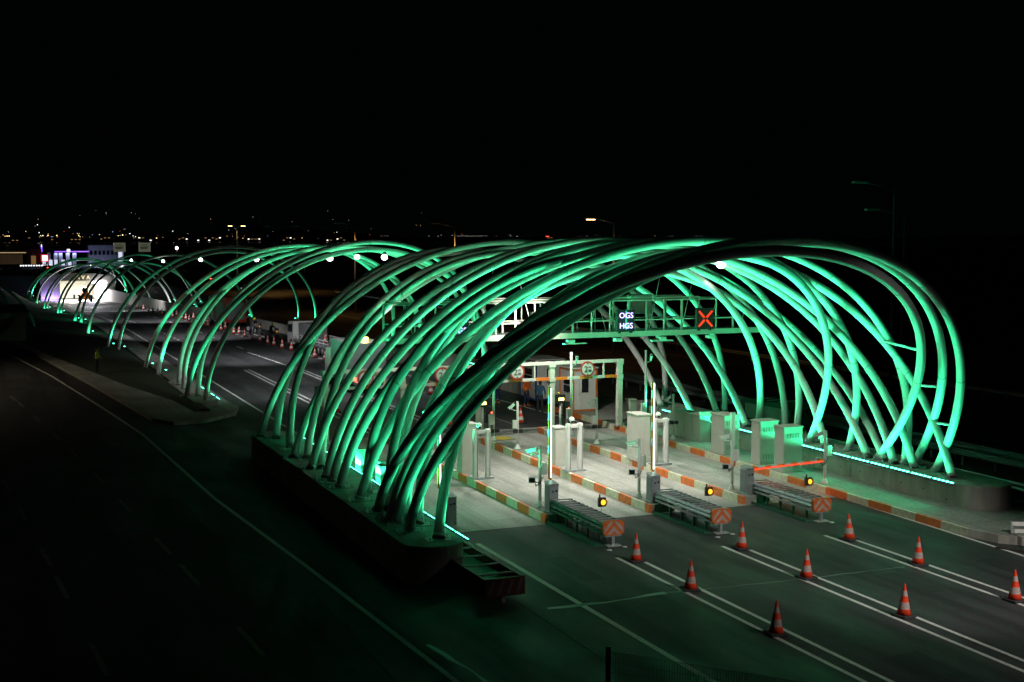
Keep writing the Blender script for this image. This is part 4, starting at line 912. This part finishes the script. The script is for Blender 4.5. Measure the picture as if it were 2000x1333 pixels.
for i in range(6): b.box((-.75+i*.3,.1,1.25),(.15,.03,.24),M['red'] if i%2 else M['yp'])
b.build('chevron_board',parent=t)
MB().box((0,.12,.98),(1.3,.03,.16),emit('plate_glow',(.4,.35,.9),.5)).build('plate',parent=t); 
for sx in (-1,1):
    MB().ball((sx*.9,.1,.78),.08,E_['tail']).build('tail_light',parent=t)
    for yy in (1.8,2.9,10.9): wheel(t,(sx*.95,yy,.45),.45,.3)
place_cone(27.2,107.5,'orange cone stacked upright on the flatbed, nearer one','cones on the flatbed',z=.95); place_cone(27.5,108.4,'orange cone stacked upright on the flatbed, farther one','cones on the flatbed',z=.95)
# fire truck
t=thing('fire_truck','dark red truck with a pale roller shutter beside the far arches','truck',(26.6,143,-.05),.05)
MB().box((0,5.5,1.95),(2.4,6.5,2.9),M['red'],bev=.05).build('body',parent=t); b=MB(); b.prism([(9.0,.5),(11.2,.5),(11.3,1.6),(10.9,3.2),(9.0,3.3)],M['white'],-1.2,1.2); b.build('cab',parent=t)
MB().box((-1.215,5.2,1.75),(.03,3.4,2.0),M['silver']).build('shutter',parent=t); MB().box((0,2.23,1.8),(1.9,.03,1.9),M['silver']).build('rear_shutter',parent=t)
for sx in (-1,1):
    for yy in (3.4,10.0): wheel(t,(sx*1.05,yy,.5),.5,.3)
# motorcycles
def moto(x,y,rz,l1,l2):
    t=thing('motorcycle',l1,'motorcycle',(x,y,0),rz,'parked motorcycles')
    for yy in (-.72,.72):
        b=MB(); R=Matrix.Rotation(PI/2,3,'Y'); b.lathe([(.22,-.06),(.31,-.06),(.33,0),(.31,.06),(.22,.06)],M['rubber'],(0,yy,.33),20,R); b.build('wheel',parent=t)
    b=MB(); b.box((0,0,.45),(.34,.6,.36),M['dgrey'],bev=.06); b.ball((0,-.12,.78),.2,M['black'],(.7,1.4,.75)); b.tube([(0,-.72,.33),(0,-.5,.85)],.035,M['galv'],8); b.tube([(0,.1,.5),(0,.72,.33)],.035,M['galv'],8); b.build('frame',parent=t)
    MB().box((0,.38,.80),(.26,.62,.1),M['black'],bev=.04).build('seat',parent=t); MB().tube([(-.36,-.38,1.02),(0,-.5,1.0),(.36,-.38,1.02)],.018,M['galv'],8).build('handlebar',parent=t)
    b=MB(); b.box((0,-.62,.98),(.4,.1,.44),M['silver'],Matrix.Rotation(.4,3,'X'),bev=.04); b.build('fairing',parent=t); MB().ball((0,-.70,.88),.07,E_['ambers']).build('headlight',parent=t)
    for sx in (-1,1): MB().box((sx*.3,.65,.62),(.2,.42,.34),M['silver'],bev=.04).build('pannier',parent=t)
    R=Matrix.Rotation(rz,3,'Z'); p=Vector((x,y,0)); person(p.x,p.y,0,rz,l2,M['dcloth'],M['dcloth'],M['black'],pose='ride',hat=M['hiyellow'])
moto(26.1,132.5,.5,'farther dark motorcycle with silver panniers by the low wall','rider in dark clothes and lime helmet on the farther motorcycle')
moto(26.2,124.5,.5,'nearer dark motorcycle with silver panniers by the low wall','rider in dark clothes and lime helmet on the nearer motorcycle')
# tractor at tunnel mouth
zt=zg(283); t=thing('wheel_loader','orange wheel loader with red lights standing in the tunnel mouth','loader',(20.3,284,zt))
MB().box((0,1.5,1.5),(1.6,3.2,.9),M['orgloss'],bev=.08).build('body',parent=t); MB().box((0,1.6,2.4),(1.2,1.4,1.1),M['glass'],bev=.06).build('cab',parent=t)
for sx in (-1,1):
    for yy in (.4,3.0): wheel(t,(sx*1.15,yy,.7),.7,.5)
    MB().ball((sx*.6,-.2,1.9),.11,E_['tail']).build('tail_light',parent=t)
MB().box((0,4.2,.8),(2.4,.8,.9),M['yp'],bev=.05).build('bucket',parent=t)
# generator behind right plinth
t=thing('generator_trailer','green grey generator housing with curved roof behind the right plinth','generator',(37.3,54.8,-.02),.1)
b=MB(); b.prism([(-2.0,.4),(2.0,.4),(2.0,1.5),(1.7,1.75),(-1.7,1.75),(-2.0,1.5)],M['grate'],-.8,.8); b.build('housing',parent=t)
MB().box((-.82,-.2,1.15),(.03,3.2,.75),M['grey']).build('panel',parent=t); b=MB()
for i in range(3): b.box((0,-.9+i*.8,1.79),(1.2,.08,.05),M['white'])
b.build('roof_rib',parent=t)
for sx in (-1,1): wheel(t,(sx*.85,.2,.33))
# ------------------------------------------------------------------ right side: low wall, guard rails, posts
b=MB(); W=[(32.2,66.5,.8),(31.6,76,.8),(30.6,105,.8),(29.3,130,.9),(27.4,160,1.0),(26.3,190,1.2),(25.6,240,1.9),(25.4,291,2.6)]
for (xa,ya,ha),(xb,yb,hb) in zip(W,W[1:]):
    n=max(1,int((yb-ya)/8))
    for i in range(n):
        y0=ya+(yb-ya)*i/n;y1=ya+(yb-ya)*(i+1)/n;x0=xa+(xb-xa)*i/n;x1=xa+(xb-xa)*(i+1)/n;h0=ha+(hb-ha)*i/n;h1=ha+(hb-ha)*(i+1)/n
        P=[(x0,y0,zg(y0)-.2),(x1,y1,zg(y1)-.2),(x1,y1,zg(y1)+h1),(x0,y0,zg(y0)+h0)]; Q=[(p[0]+.35,p[1],p[2]) for p in P]
        b.poly(P,M['conc']); b.poly(Q,M['conc']); b.poly([P[3],P[2],Q[2],Q[3]],M['conc'])
tag(b.build('retaining_wall',recalc=False),'low pale concrete wall running along the right of the far road to the tunnel','wall')
def guard(xa,ya,xb,yb,label,light=False,z0=0,h=.72):
    t=thing('guard_rail',label,'guard rail',(xa,ya,z0),0,'steel guard rails'); L=math.hypot(xb-xa,yb-ya); d=Vector((xb-xa,yb-ya,0))/L; nrm=Vector((-d.y,d.x,0)); m=M['galv']
    b=MB(); prof=[(.42,0),(.47,.05),(.53,.0),(.59,.0),(.65,.05),(.72,0)]
    for (z0_,o0),(z1_,o1) in zip(prof,prof[1:]):
        A=nrm*o0;B=nrm*o1; b.poly([A+Vector((0,0,z0_)),B+Vector((0,0,z1_)),B+d*L+Vector((0,0,z1_)),A+d*L+Vector((0,0,z0_))],m)
    b.build('rail',parent=t)
    b=MB(); n=int(L/2)+1
    for i in range(n): p=d*min(L-.1,.1+i*2.0)-nrm*.08; b.box((p.x,p.y,.33),(.1,.1,.7),M['dgrey'])
    b.build('post',parent=t)
guard(36.2,30,36.2,62,'dark guard rail just behind the right plinth'); guard(39.8,30,39.8,120,'dark double guard rail beside the highway edge'); guard(41.2,30,41.2,120,'second dark guard rail along the highway verge'); guard(57.5,30,57.5,220,'distant guard rail in the highway median')
t=thing('guard_rail','white double rail barrier end at the right picture edge','guard rail',(31.1,32.0,0))
b=MB(); b.box((1.3,-.55,.62),(2.9,.06,.13),M['white'],Matrix.Rotation(-.42,3,'Z')); b.box((1.3,-.55,.38),(2.9,.06,.13),M['white'],Matrix.Rotation(-.42,3,'Z')); b.box((-.02,.02,.5),(.05,.14,.38),M['white'],Matrix.Rotation(-.42,3,'Z')); b.build('rail',parent=t)
b=MB(); b.box((.55,-.2,.2),(.12,.12,.42),M['galv']); b.box((2.2,-.93,.2),(.12,.12,.42),M['galv']); b.build('post',parent=t)
t=thing('marker_post','red and white striped marker post at the right picture edge','post',(30.95,31.2,0)); b=MB()
for i in range(8): b.tube([(0,0,.05+i*.14),(0,0,.19+i*.14)],.055,M['coneo'] if i%2==0 else M['conew'],12)
b.build('post',parent=t); MB().lathe([(.2,0),(.18,.05),(.06,.07)],M['rubber'],n=14).build('base',parent=t)
tag(MB().poly([(30.0,31.6),(30.6,31.2),(31.6,30.2),(31.4,29.8),(30.6,30.5)],M['earth'],.004,.05).build('sand_pile'),'pale spill of sand beside the striped post','sand')
# foreground fence and bin
t=thing('mesh_fence','dark wire mesh fence panel in the bottom foreground','fence',(11.83,23.3,0))
b=MB(); b.box((0,0,.76),(.08,.08,1.52),M['black']); b.build('post',parent=t)
MB().box((3.2,-3.8,.76),(.08,.08,1.52),M['black']).build('post',parent=t)
b=MB()
for i in range(88): q=i/44; b.bar((1.6*q,-1.9*q,.05),(1.6*q,-1.9*q,1.42-.02*q),.008,.008,M['black'])
for i in range(7): b.bar((0,0,.1+i*.22),(3.2,-3.8,.1+i*.22),.008,.008,M['black'])
b.build('mesh_panel',parent=t)
b=MB(); b.lathe([(.16,0),(.2,.9),(.23,.95),(.23,1.0)],M['white'],(13.6,20.9,0),24); b.lathe([(.20,1.001),(.20,1.012)],M['black'],(13.6,20.9,0),24); tag(b.build('litter_bin'),'round bin with pale rim cut by the bottom edge','bin')
# ------------------------------------------------------------------ tunnel portal
t=thing('tunnel_portal','brightly lit concrete tunnel portal at the far end of the road','tunnel',(18.5,291,zg(291))); Z=zg(291)
def tp(x,y,z): return (x-18.5,y-291,z-Z)
MB().box(tp(13.7,292.2,-.7),(3.9,1.6,6.4),M['conc']).build('jamb',parent=t); MB().box(tp(26.1,292.2,-.7),(1.6,1.6,6.4),M['conc']).build('jamb',parent=t)
b=MB(); P=[(11.6,.3),(15.7,.75),(25.3,.75),(27,.2),(27,1.6),(23,2.3),(18,2.5),(14,2.0),(11.6,1.2)]
A=[b.bm.verts.new(tp(p[0],291.2,p[1])) for p in P];B=[b.bm.verts.new(tp(p[0],293.2,p[1])) for p in P]
b.faces([b.bm.faces.new(A),b.bm.faces.new(B[::-1])]+[b.bm.faces.new((A[i],B[i],B[(i+1)%9],A[(i+1)%9])) for i in range(9)],M['conc']); b.build('fascia',parent=t)
lw=mat('tunnel_lining',(.66,.64,.56),.6,0,var=.2,scale=2,stretch=(1,6,1))
b=MB(); b.box(tp(15.5,312,-1.7),(.3,38,5.6),lw); b.box(tp(25.4,312,-1.7),(.3,38,5.6),lw); b.box(tp(20.4,331,-1.7),(10,.3,6),lw); b.box(tp(20.4,312,.95),(10.2,38,.3),lw); b.build('lining',parent=t)
b=MB(); 
for i in range(5): b.box(tp(18.2,296+i*7,.76),(.3,4.5,.06),E_['lamp']); b.box(tp(23.0,296+i*7,.76),(.3,4.5,.06),E_['lamp'])
b.build('strip_light',parent=t)
lamp('AREA','tunnel_light',(20.5,306,.6),38000,(1,.96,.84),shape='RECTANGLE',size=8,size_y=24,dir=(0,0,-1)); lamp('POINT','tunnel_flood',(20.5,296,-.6),5200,(1,.97,.92),shadow_soft_size=.5); lamp('SPOT','tunnel_flood',(22,289,-.2),1500,(.45,.42,1),spot_size=2.4,spot_blend=1,shadow_soft_size=.3,dir=(-.5,-8,-4))
put_text('lettering','A V A',1.15,emit('portal_letters',(1,.85,.5),1.6),tp(20.4,291.1,1.45),t)
for x,z,lab in ((22.3,.45,'left'),(24.2,.30,'right')):
    f=thing('tunnel_floodlight',f'glaring white floodlight at the tunnel mouth, {lab} one','lamp',(x,290.2,z),0,'floodlights at the tunnel mouth'); MB().ball((0,0,0),.45 if lab=='left' else .9,emit('glare_lamp',(.9,.85,1),14),(1.2,.5,.5)).build('lens',parent=f)
b=MB(); b.box((13.7,291.34,-3.2),(3.2,.1,.12),E_['purple']); t2=tag(b.build('purple_strip'),'purple light strip at the foot of the tunnel jamb','light strip')
lamp('AREA','purple_wash',(13.7,290.6,-3.4),420,(.42,.30,1),shape='RECTANGLE',size=3.2,size_y=.3,dir=(0,.5,1))
# left portal structure (other ribs) with ribbed retaining wall
b=MB(); rib=mat('ribbed_concrete',(.42,.38,.30),.85,0,scale=2,col2=(.24,.22,.17),stretch=(12,12,.6),bump=.5,bscale=12)
b.poly([(-14,131.9),(3.9,131.9),(3.9,148),(-14,150)],rib,-.1,2.5); b.poly([(-14.2,131.6),(4.2,131.6),(4.2,148.3),(-14.2,150.3)],M['conc'],2.5,2.85); tag(b.build('retaining_wall'),'ribbed concrete retaining wall at the left edge faintly lit','wall')
for i,(x,y,c) in enumerate(((2.8,152,(-8,155,8)),(.6,158,(-8,162,8)),(-1.2,165,(-9,168,8.5)))):
    a=Vector((x+2.5,y-3,.1)); q=Vector((x-22,y+10,1)); c=Vector(c); pts=[arcpt(a,q,c,PI*j/40) for j in range(41)]
    tag(MB().tube(pts,.16,M['dgrey'],12).build('arch_rib'),f'unlit grey arch tube at the left picture edge, {ORD[i]} from the right','arch','unlit arches at the left edge')
# ------------------------------------------------------------------ petrol station and buildings
def at(px,Y): # passes an image pixel column through unchanged
    return px
D=490; t=thing('petrol_station','petrol station with violet strip on its canopy behind the tunnel','petrol station',(16.5,D,0))
x0,x1=rx(106,D),rx(173,D)
MB().box(((x0+x1)/2-16.5,4,5.0),(x1-x0,9,.7),M['bdark']).build('canopy',parent=t); MB().box(((x0+x1)/2-16.5,-.55,5.05),(x1-x0,.08,.26),E_['purple']).build('light_strip',parent=t)
for px in (95,108,118,132,145):
    x=rx(px,D)-16.5; b=MB(); b.box((x,1.2,2.4),(1.2,.8,4.8),M['building']); b.build('column',parent=t); b=MB(); b.box((x-1.7,.6,1.1),(1.1,.6,2.0),E_['winw']); b.build('pump',parent=t)
xs=rx(133,D)-16.5; MB().box((xs,-.7,5.4),(1.1,.15,1.1),E_['signw']).build('logo_panel',parent=t)
lamp('AREA','canopy_light',((x0+x1)/2,D+4,4.5),3600,(.55,.62,1),shape='RECTANGLE',size=x1-x0,size_y=8,dir=(0,0,-1)); lamp('POINT','forecourt_light',(rx(160,D),D-9,6),1500,(.45,.5,1),shadow_soft_size=.5)
t=thing('station_building','long bluish white building with dark windows beside the petrol station','building',(rx(205,510),512,0)); w=rx(240,510)-rx(172,510)
MB().box((0,0,3.6),(w,10,7.2),M['building']).build('wall',parent=t); MB().box((0,0,7.3),(w+.6,10.6,.3),M['bdark']).build('roof',parent=t)
for i in range(8): MB().box((-w*.42+i*w*.12,-5.03,4.4),(w*.07,.06,1.6),M['glass']).build('window',parent=t)
MB().box((w*.42,-5.1,3.0),(w*.13,.1,3.6),E_['winw']).build('lit_window',parent=t); lamp('POINT','building_light',(rx(195,490),494,8),450,(.45,.55,1),shadow_soft_size=.5)
t=thing('price_totem','tall narrow red and white price sign at the petrol station','sign',(rx(86,480),480,0)); MB().box((0,0,2.9),(2.3,.3,2.4),E_['signr']).build('frame',parent=t); MB().box((.12,-.17,2.9),(1.7,.06,1.9),E_['signw']).build('panel',parent=t); MB().box((0,0,.5),(.5,.3,1.0),M['dgrey']).build('post',parent=t)
t=thing('sign_mast','thin vertical violet and white sign above the petrol station','sign',(rx(81,485),486,0)); MB().box((0,0,6.0),(.35,.2,2.0),E_['purple']).build('panel',parent=t); MB().box((0,0,7.2),(.3,.24,.8),E_['signw']).build('panel',parent=t); MB().tube([(0,0,0),(0,0,5.0)],.12,M['dgrey'],8).build('post',parent=t)
t=thing('showroom','low building with a warm lit eave at the left edge','building',(rx(8,470),476,0)); w=22; MB().box((-4,3,3),(w,8,6),M['bdark']).build('wall',parent=t); MB().box((-4,-1.2,4.9),(w,.1,.25),emit('warm_eave',(1,.7,.35),.5)).build('light_strip',parent=t)
MB().box((-4,-1.05,2.6),(w*.9,.06,3.4),emit('dim_showroom',(1,.6,.3),.02)).build('window',parent=t)
t=thing('small_shop','dark shop with two small orange lit windows left of the petrol station','building',(rx(52,480),484,0)); MB().box((0,3,3),(10,7,6),M['bdark']).build('wall',parent=t)
for x in (-2.5,2.2): MB().box((x,-.55,2.2),(1.6,.06,3.0),E_['win']).build('window',parent=t)
for i in range(12):
    px=39+i*5.2; tag(MB().ball((rx(px,450),450,.9),.20,E_['bol'],u=8,v=6).build('bollard_light'),f'tiny white bollard light before the petrol station, {ORD[i]} from the left','lamp','bollard lights along the far road')
for px,top,lab in ((233,7.6,'left'),(282,7.6,'right')):
    Y=480; x=rx(px,Y); t=thing('road_sign',f'large pale road sign board above the far arches, {lab} one of two','sign',(x,Y,0),0,'large road sign boards')
    MB().box((0,0,6.6),(4.2,.12,3.3),E_['sign']).build('board',parent=t); b=MB()
    for k in range(4): b.box((-.2 if k!=1 else .2,-.08,7.5-k*.45),(2.8-.6*(k%2),.02,.13 if k<2 else .28),M['bluep'] if k!=2 else M['grate'])
    b.build('text_line',parent=t); b=MB(); b.tube([(-1,.1,0),(-1,.1,5.3)],.1,M['dgrey'],8); b.tube([(1,.1,0),(1,.1,5.3)],.1,M['dgrey'],8); b.build('post',parent=t)
# ------------------------------------------------------------------ street lamps
def street(x,y,h,label,arm=4.5,lit=None,double=False,m='galv',ang=PI):
    t=thing('street_lamp',label,'street lamp',(x,y,-.02),0,'street lamps along the highway')
    MB().tube([(0,0,0),(0,0,h)],[.13,.07],M[m],10).build('pole',parent=t)
    for k,a in enumerate((ang,ang+PI) if double else (ang,)):
        e=Vector((math.cos(a)*arm,math.sin(a)*arm,h+.35)); b=MB(); b.tube([(0,0,h-.05),e*.5+Vector((0,0,h*.5+.02)),e],.05,M[m],8); b.build('arm',parent=t)
        b=MB(); b.box(e+Vector((math.cos(a)*.3,0,0)),(1.0,.34,.14),M['grey' if m!='rubber' else 'dgrey'],bev=.04); hd=b.build('lamp_head',parent=t)
        if lit: MB().box(e+Vector((math.cos(a)*.3,0,-.09)),(.7,.26,.04),lit).build('lens',parent=t)
    return t
street(51.8,63.8,13.0,'unlit tall street lamp on the right with an arm to the left',2.3,m='rubber'); street(53.2,64.5,11.4,'second unlit street lamp just behind the tall one',2.2,m='rubber')
street(50,97.9,11.3,'street lamp with orange lit pole and bright head above the canopy',1.9,E_['warm']); lamp('SPOT','sodium_beam',(47,97,11.5),650,(1,.5,.13),spot_size=2.5,spot_blend=1,shadow_soft_size=.2,dir=(0,0,-1)); lamp('POINT','sodium_spill',(49.6,96.4,9.8),14,(1,.55,.15),shadow_soft_size=.1)
street(47.5,130.7,11.2,'street lamp pole tinted orange in the middle distance',1.9); lamp('SPOT','sodium_beam',(46,129,11.5),1000,(1,.5,.13),spot_size=2.5,spot_blend=1,shadow_soft_size=.2,dir=(0,0,-1)); lamp('POINT','sodium_spill',(47.0,129.2,9.4),14,(1,.55,.15),shadow_soft_size=.1)
street(45.9,165,11.6,'street lamp pole beyond the right highway cars',1.9); lamp('SPOT','sodium_beam',(45,163,11.5),1500,(1,.5,.13),spot_size=2.5,spot_blend=1,shadow_soft_size=.2,dir=(0,0,-1))
street(43.8,238,11.9,'far street lamp with two small orange heads',.9,E_['warm'],True); lamp('SPOT','sodium_beam',(50,236,11.5),3200,(1,.5,.13),spot_size=2.5,spot_blend=1,shadow_soft_size=.2,dir=(0,0,-1))
street(56.5,262,12,'far dim street lamp pole, left of a pair',1.8); street(64,270,12.2,'far dim street lamp pole, right of a pair',1.8)
# mast floodlight at left edge and lights beyond
t=thing('mast_floodlight','star bright floodlight mast at the extreme left edge','street lamp',(rx(-8,420),420,0)); MB().tube([(0,0,0),(0,0,17)],.15,M['dgrey'],8).build('pole',parent=t); MB().ball((0,0,17.6),.7,E_['lamp'],(1.4,.6,.5)).build('lens',parent=t)
t=thing('lamp_mast','lone white lamp on a mast above the second far arch','street lamp',(rx(345,400),400,0)); MB().tube([(0,0,0),(0,0,6.6)],.1,M['dgrey'],8).build('pole',parent=t); MB().ball((0,0,6.9),.42,E_['lamp']).build('lens',parent=t)
# ------------------------------------------------------------------ far shore
b=MB(); random.seed(3); P=[]
for i in range(60): px=-200+i*45; P.append((rx(px,3200),10+ (26 if px<900 else 12)*(.5+.5*math.sin(i*.37+1))*(.6+.4*math.sin(i*.11))+random.uniform(-4,4)))
for (xa,ha),(xb,hb) in zip(P,P[1:]): b.poly([(xa,3400,-2),(xb,3400,-2),(xb,3600,hb*.9),(xa,3600,ha*.9)],M['hill']); b.poly([(xa,3600,ha*.9),(xb,3600,hb*.9),(xb,4600,-5),(xa,4600,-5)],M['hill'])
struct(b,'hill',recalc=False)
cols=[((1,.62,.25),5),((1,.5,.15),3),((.85,.92,1),5),((1,.95,.85),4),((.4,.45,1),2.5),((1,.1,.05),2.5),((.2,1,.7),2)]
CM=[emit('city_light_%d'%i,c,s*.65) for i,(c,s) in enumerate(cols)]
cl=MB(); random.seed(11)
def cdot(px,py,r,k): D=3350; c=Vector((rx(px,D),D,10+(462.5-py)*D*1.005/2500*.93)); cl.ball(c,r*.55,CM[k],u=6,v=4)
for i in range(125):
    px=abs(random.gauss(0,380)) if i<88 else random.uniform(400,1400); py=random.choice([random.gauss(460,2.5),random.gauss(455,5)]) if px<700 else random.gauss(457.5,1.5)
    cdot(px,py,random.choice([.7,.9,1.2,1.6]) if px<700 else random.choice([.5,.7,.9]),random.choices(range(7),[6,4,5,4,1.3,1.5,.7])[0])
for i in range(26): cdot(random.uniform(0,850),random.uniform(405,452),random.uniform(.35,.8),random.choice([0,2,3,4]))
for i in range(24): cdot(893+i*2.6,458.5,.55,3)
for px,py in ((14,459),(18,459),(84,458),(94,458),(111,458),(154,458),(240,457),(306,463)): cdot(px,py,2.3,0)
for px,py in ((74,437),(136,442),(338,449),(34,456),(254,454)): cdot(px,py,1.7,2)
tag(cl.build('city_lights',recalc=False),'countless small lights of the city on the far shore',None,None,'stuff')
E_['cw']=emit('city_window',(1,.6,.25),.3)
for i,(px,w,h,col) in enumerate(((47,60,22,'w'),(120,90,12,'w'),(206,50,16,'w'),(283,40,24,'b'),(355,44,20,'b'),(409,70,26,'b'),(495,40,44,'b'),(560,50,30,'b'),(655,60,24,'b'),(1065,40,16,'r'))):
    x=rx(px,3300); t=thing('far_building',f'dark waterfront building with lit windows across the water, {ORD[i]} from the left','building',(x,3300,0),0,'buildings on the far shore')
    MB().box((0,0,h/2),(w,30,h),M['bdark']).build('wall',parent=t); b=MB()
    for k in range(int(w/9)): 
        if random.random()<.75: b.box((-w/2+5+k*9,-15.3,random.choice([4,7,10]) if h>12 else 6),(4.5,.4,1.5),E_['cw'] if col=='w' else CM[3] if col=='b' and k%3==0 else E_['cw'])
    if col=='r': b.box((0,-15.3,14),(10,.4,2.5),CM[5])
    b.build('window',parent=t)
# ------------------------------------------------------------------ world, camera, render
w=bpy.data.worlds.new('World'); S.world=w; w.use_nodes=True; bg=w.node_tree.nodes['Background']; bg.inputs[0].default_value=(.35,.5,.6,1); bg.inputs[1].default_value=.0011
f=2500.0;cx,cy=1000.0,666.5;VX,VY=-40.0,465.0
pitch=math.atan((cy-VY)/f);cp,sp=math.cos(pitch),math.sin(pitch);psi=math.atan2(-(VX-cx),f*cp-(VY-cy)*sp)
F=Vector((math.sin(psi)*cp,math.cos(psi)*cp,-sp));Rt=Vector((math.cos(psi),-math.sin(psi),0));U=Rt.cross(F)
cd=bpy.data.cameras.new('camera'); cd.sensor_width=36; cd.lens=36*f/2000; cd.clip_start=.5; cd.clip_end=20000
co=bpy.data.objects.new('camera',cd); COL.objects.link(co); co.matrix_world=Matrix.Translation((0,0,10))@Matrix((Rt,U,-F)).transposed().to_4x4(); S.camera=co
S.view_settings.view_transform='Standard'; S.view_settings.look='None'; S.view_settings.exposure=0; S.view_settings.gamma=1
S.render.engine='CYCLES'; S.cycles.use_denoising=True; S.cycles.use_light_tree=True; S.cycles.max_bounces=5; S.cycles.diffuse_bounces=2; S.cycles.glossy_bounces=3; S.cycles.sample_clamp_indirect=4; S.cycles.caustics_reflective=False; S.cycles.caustics_refractive=False
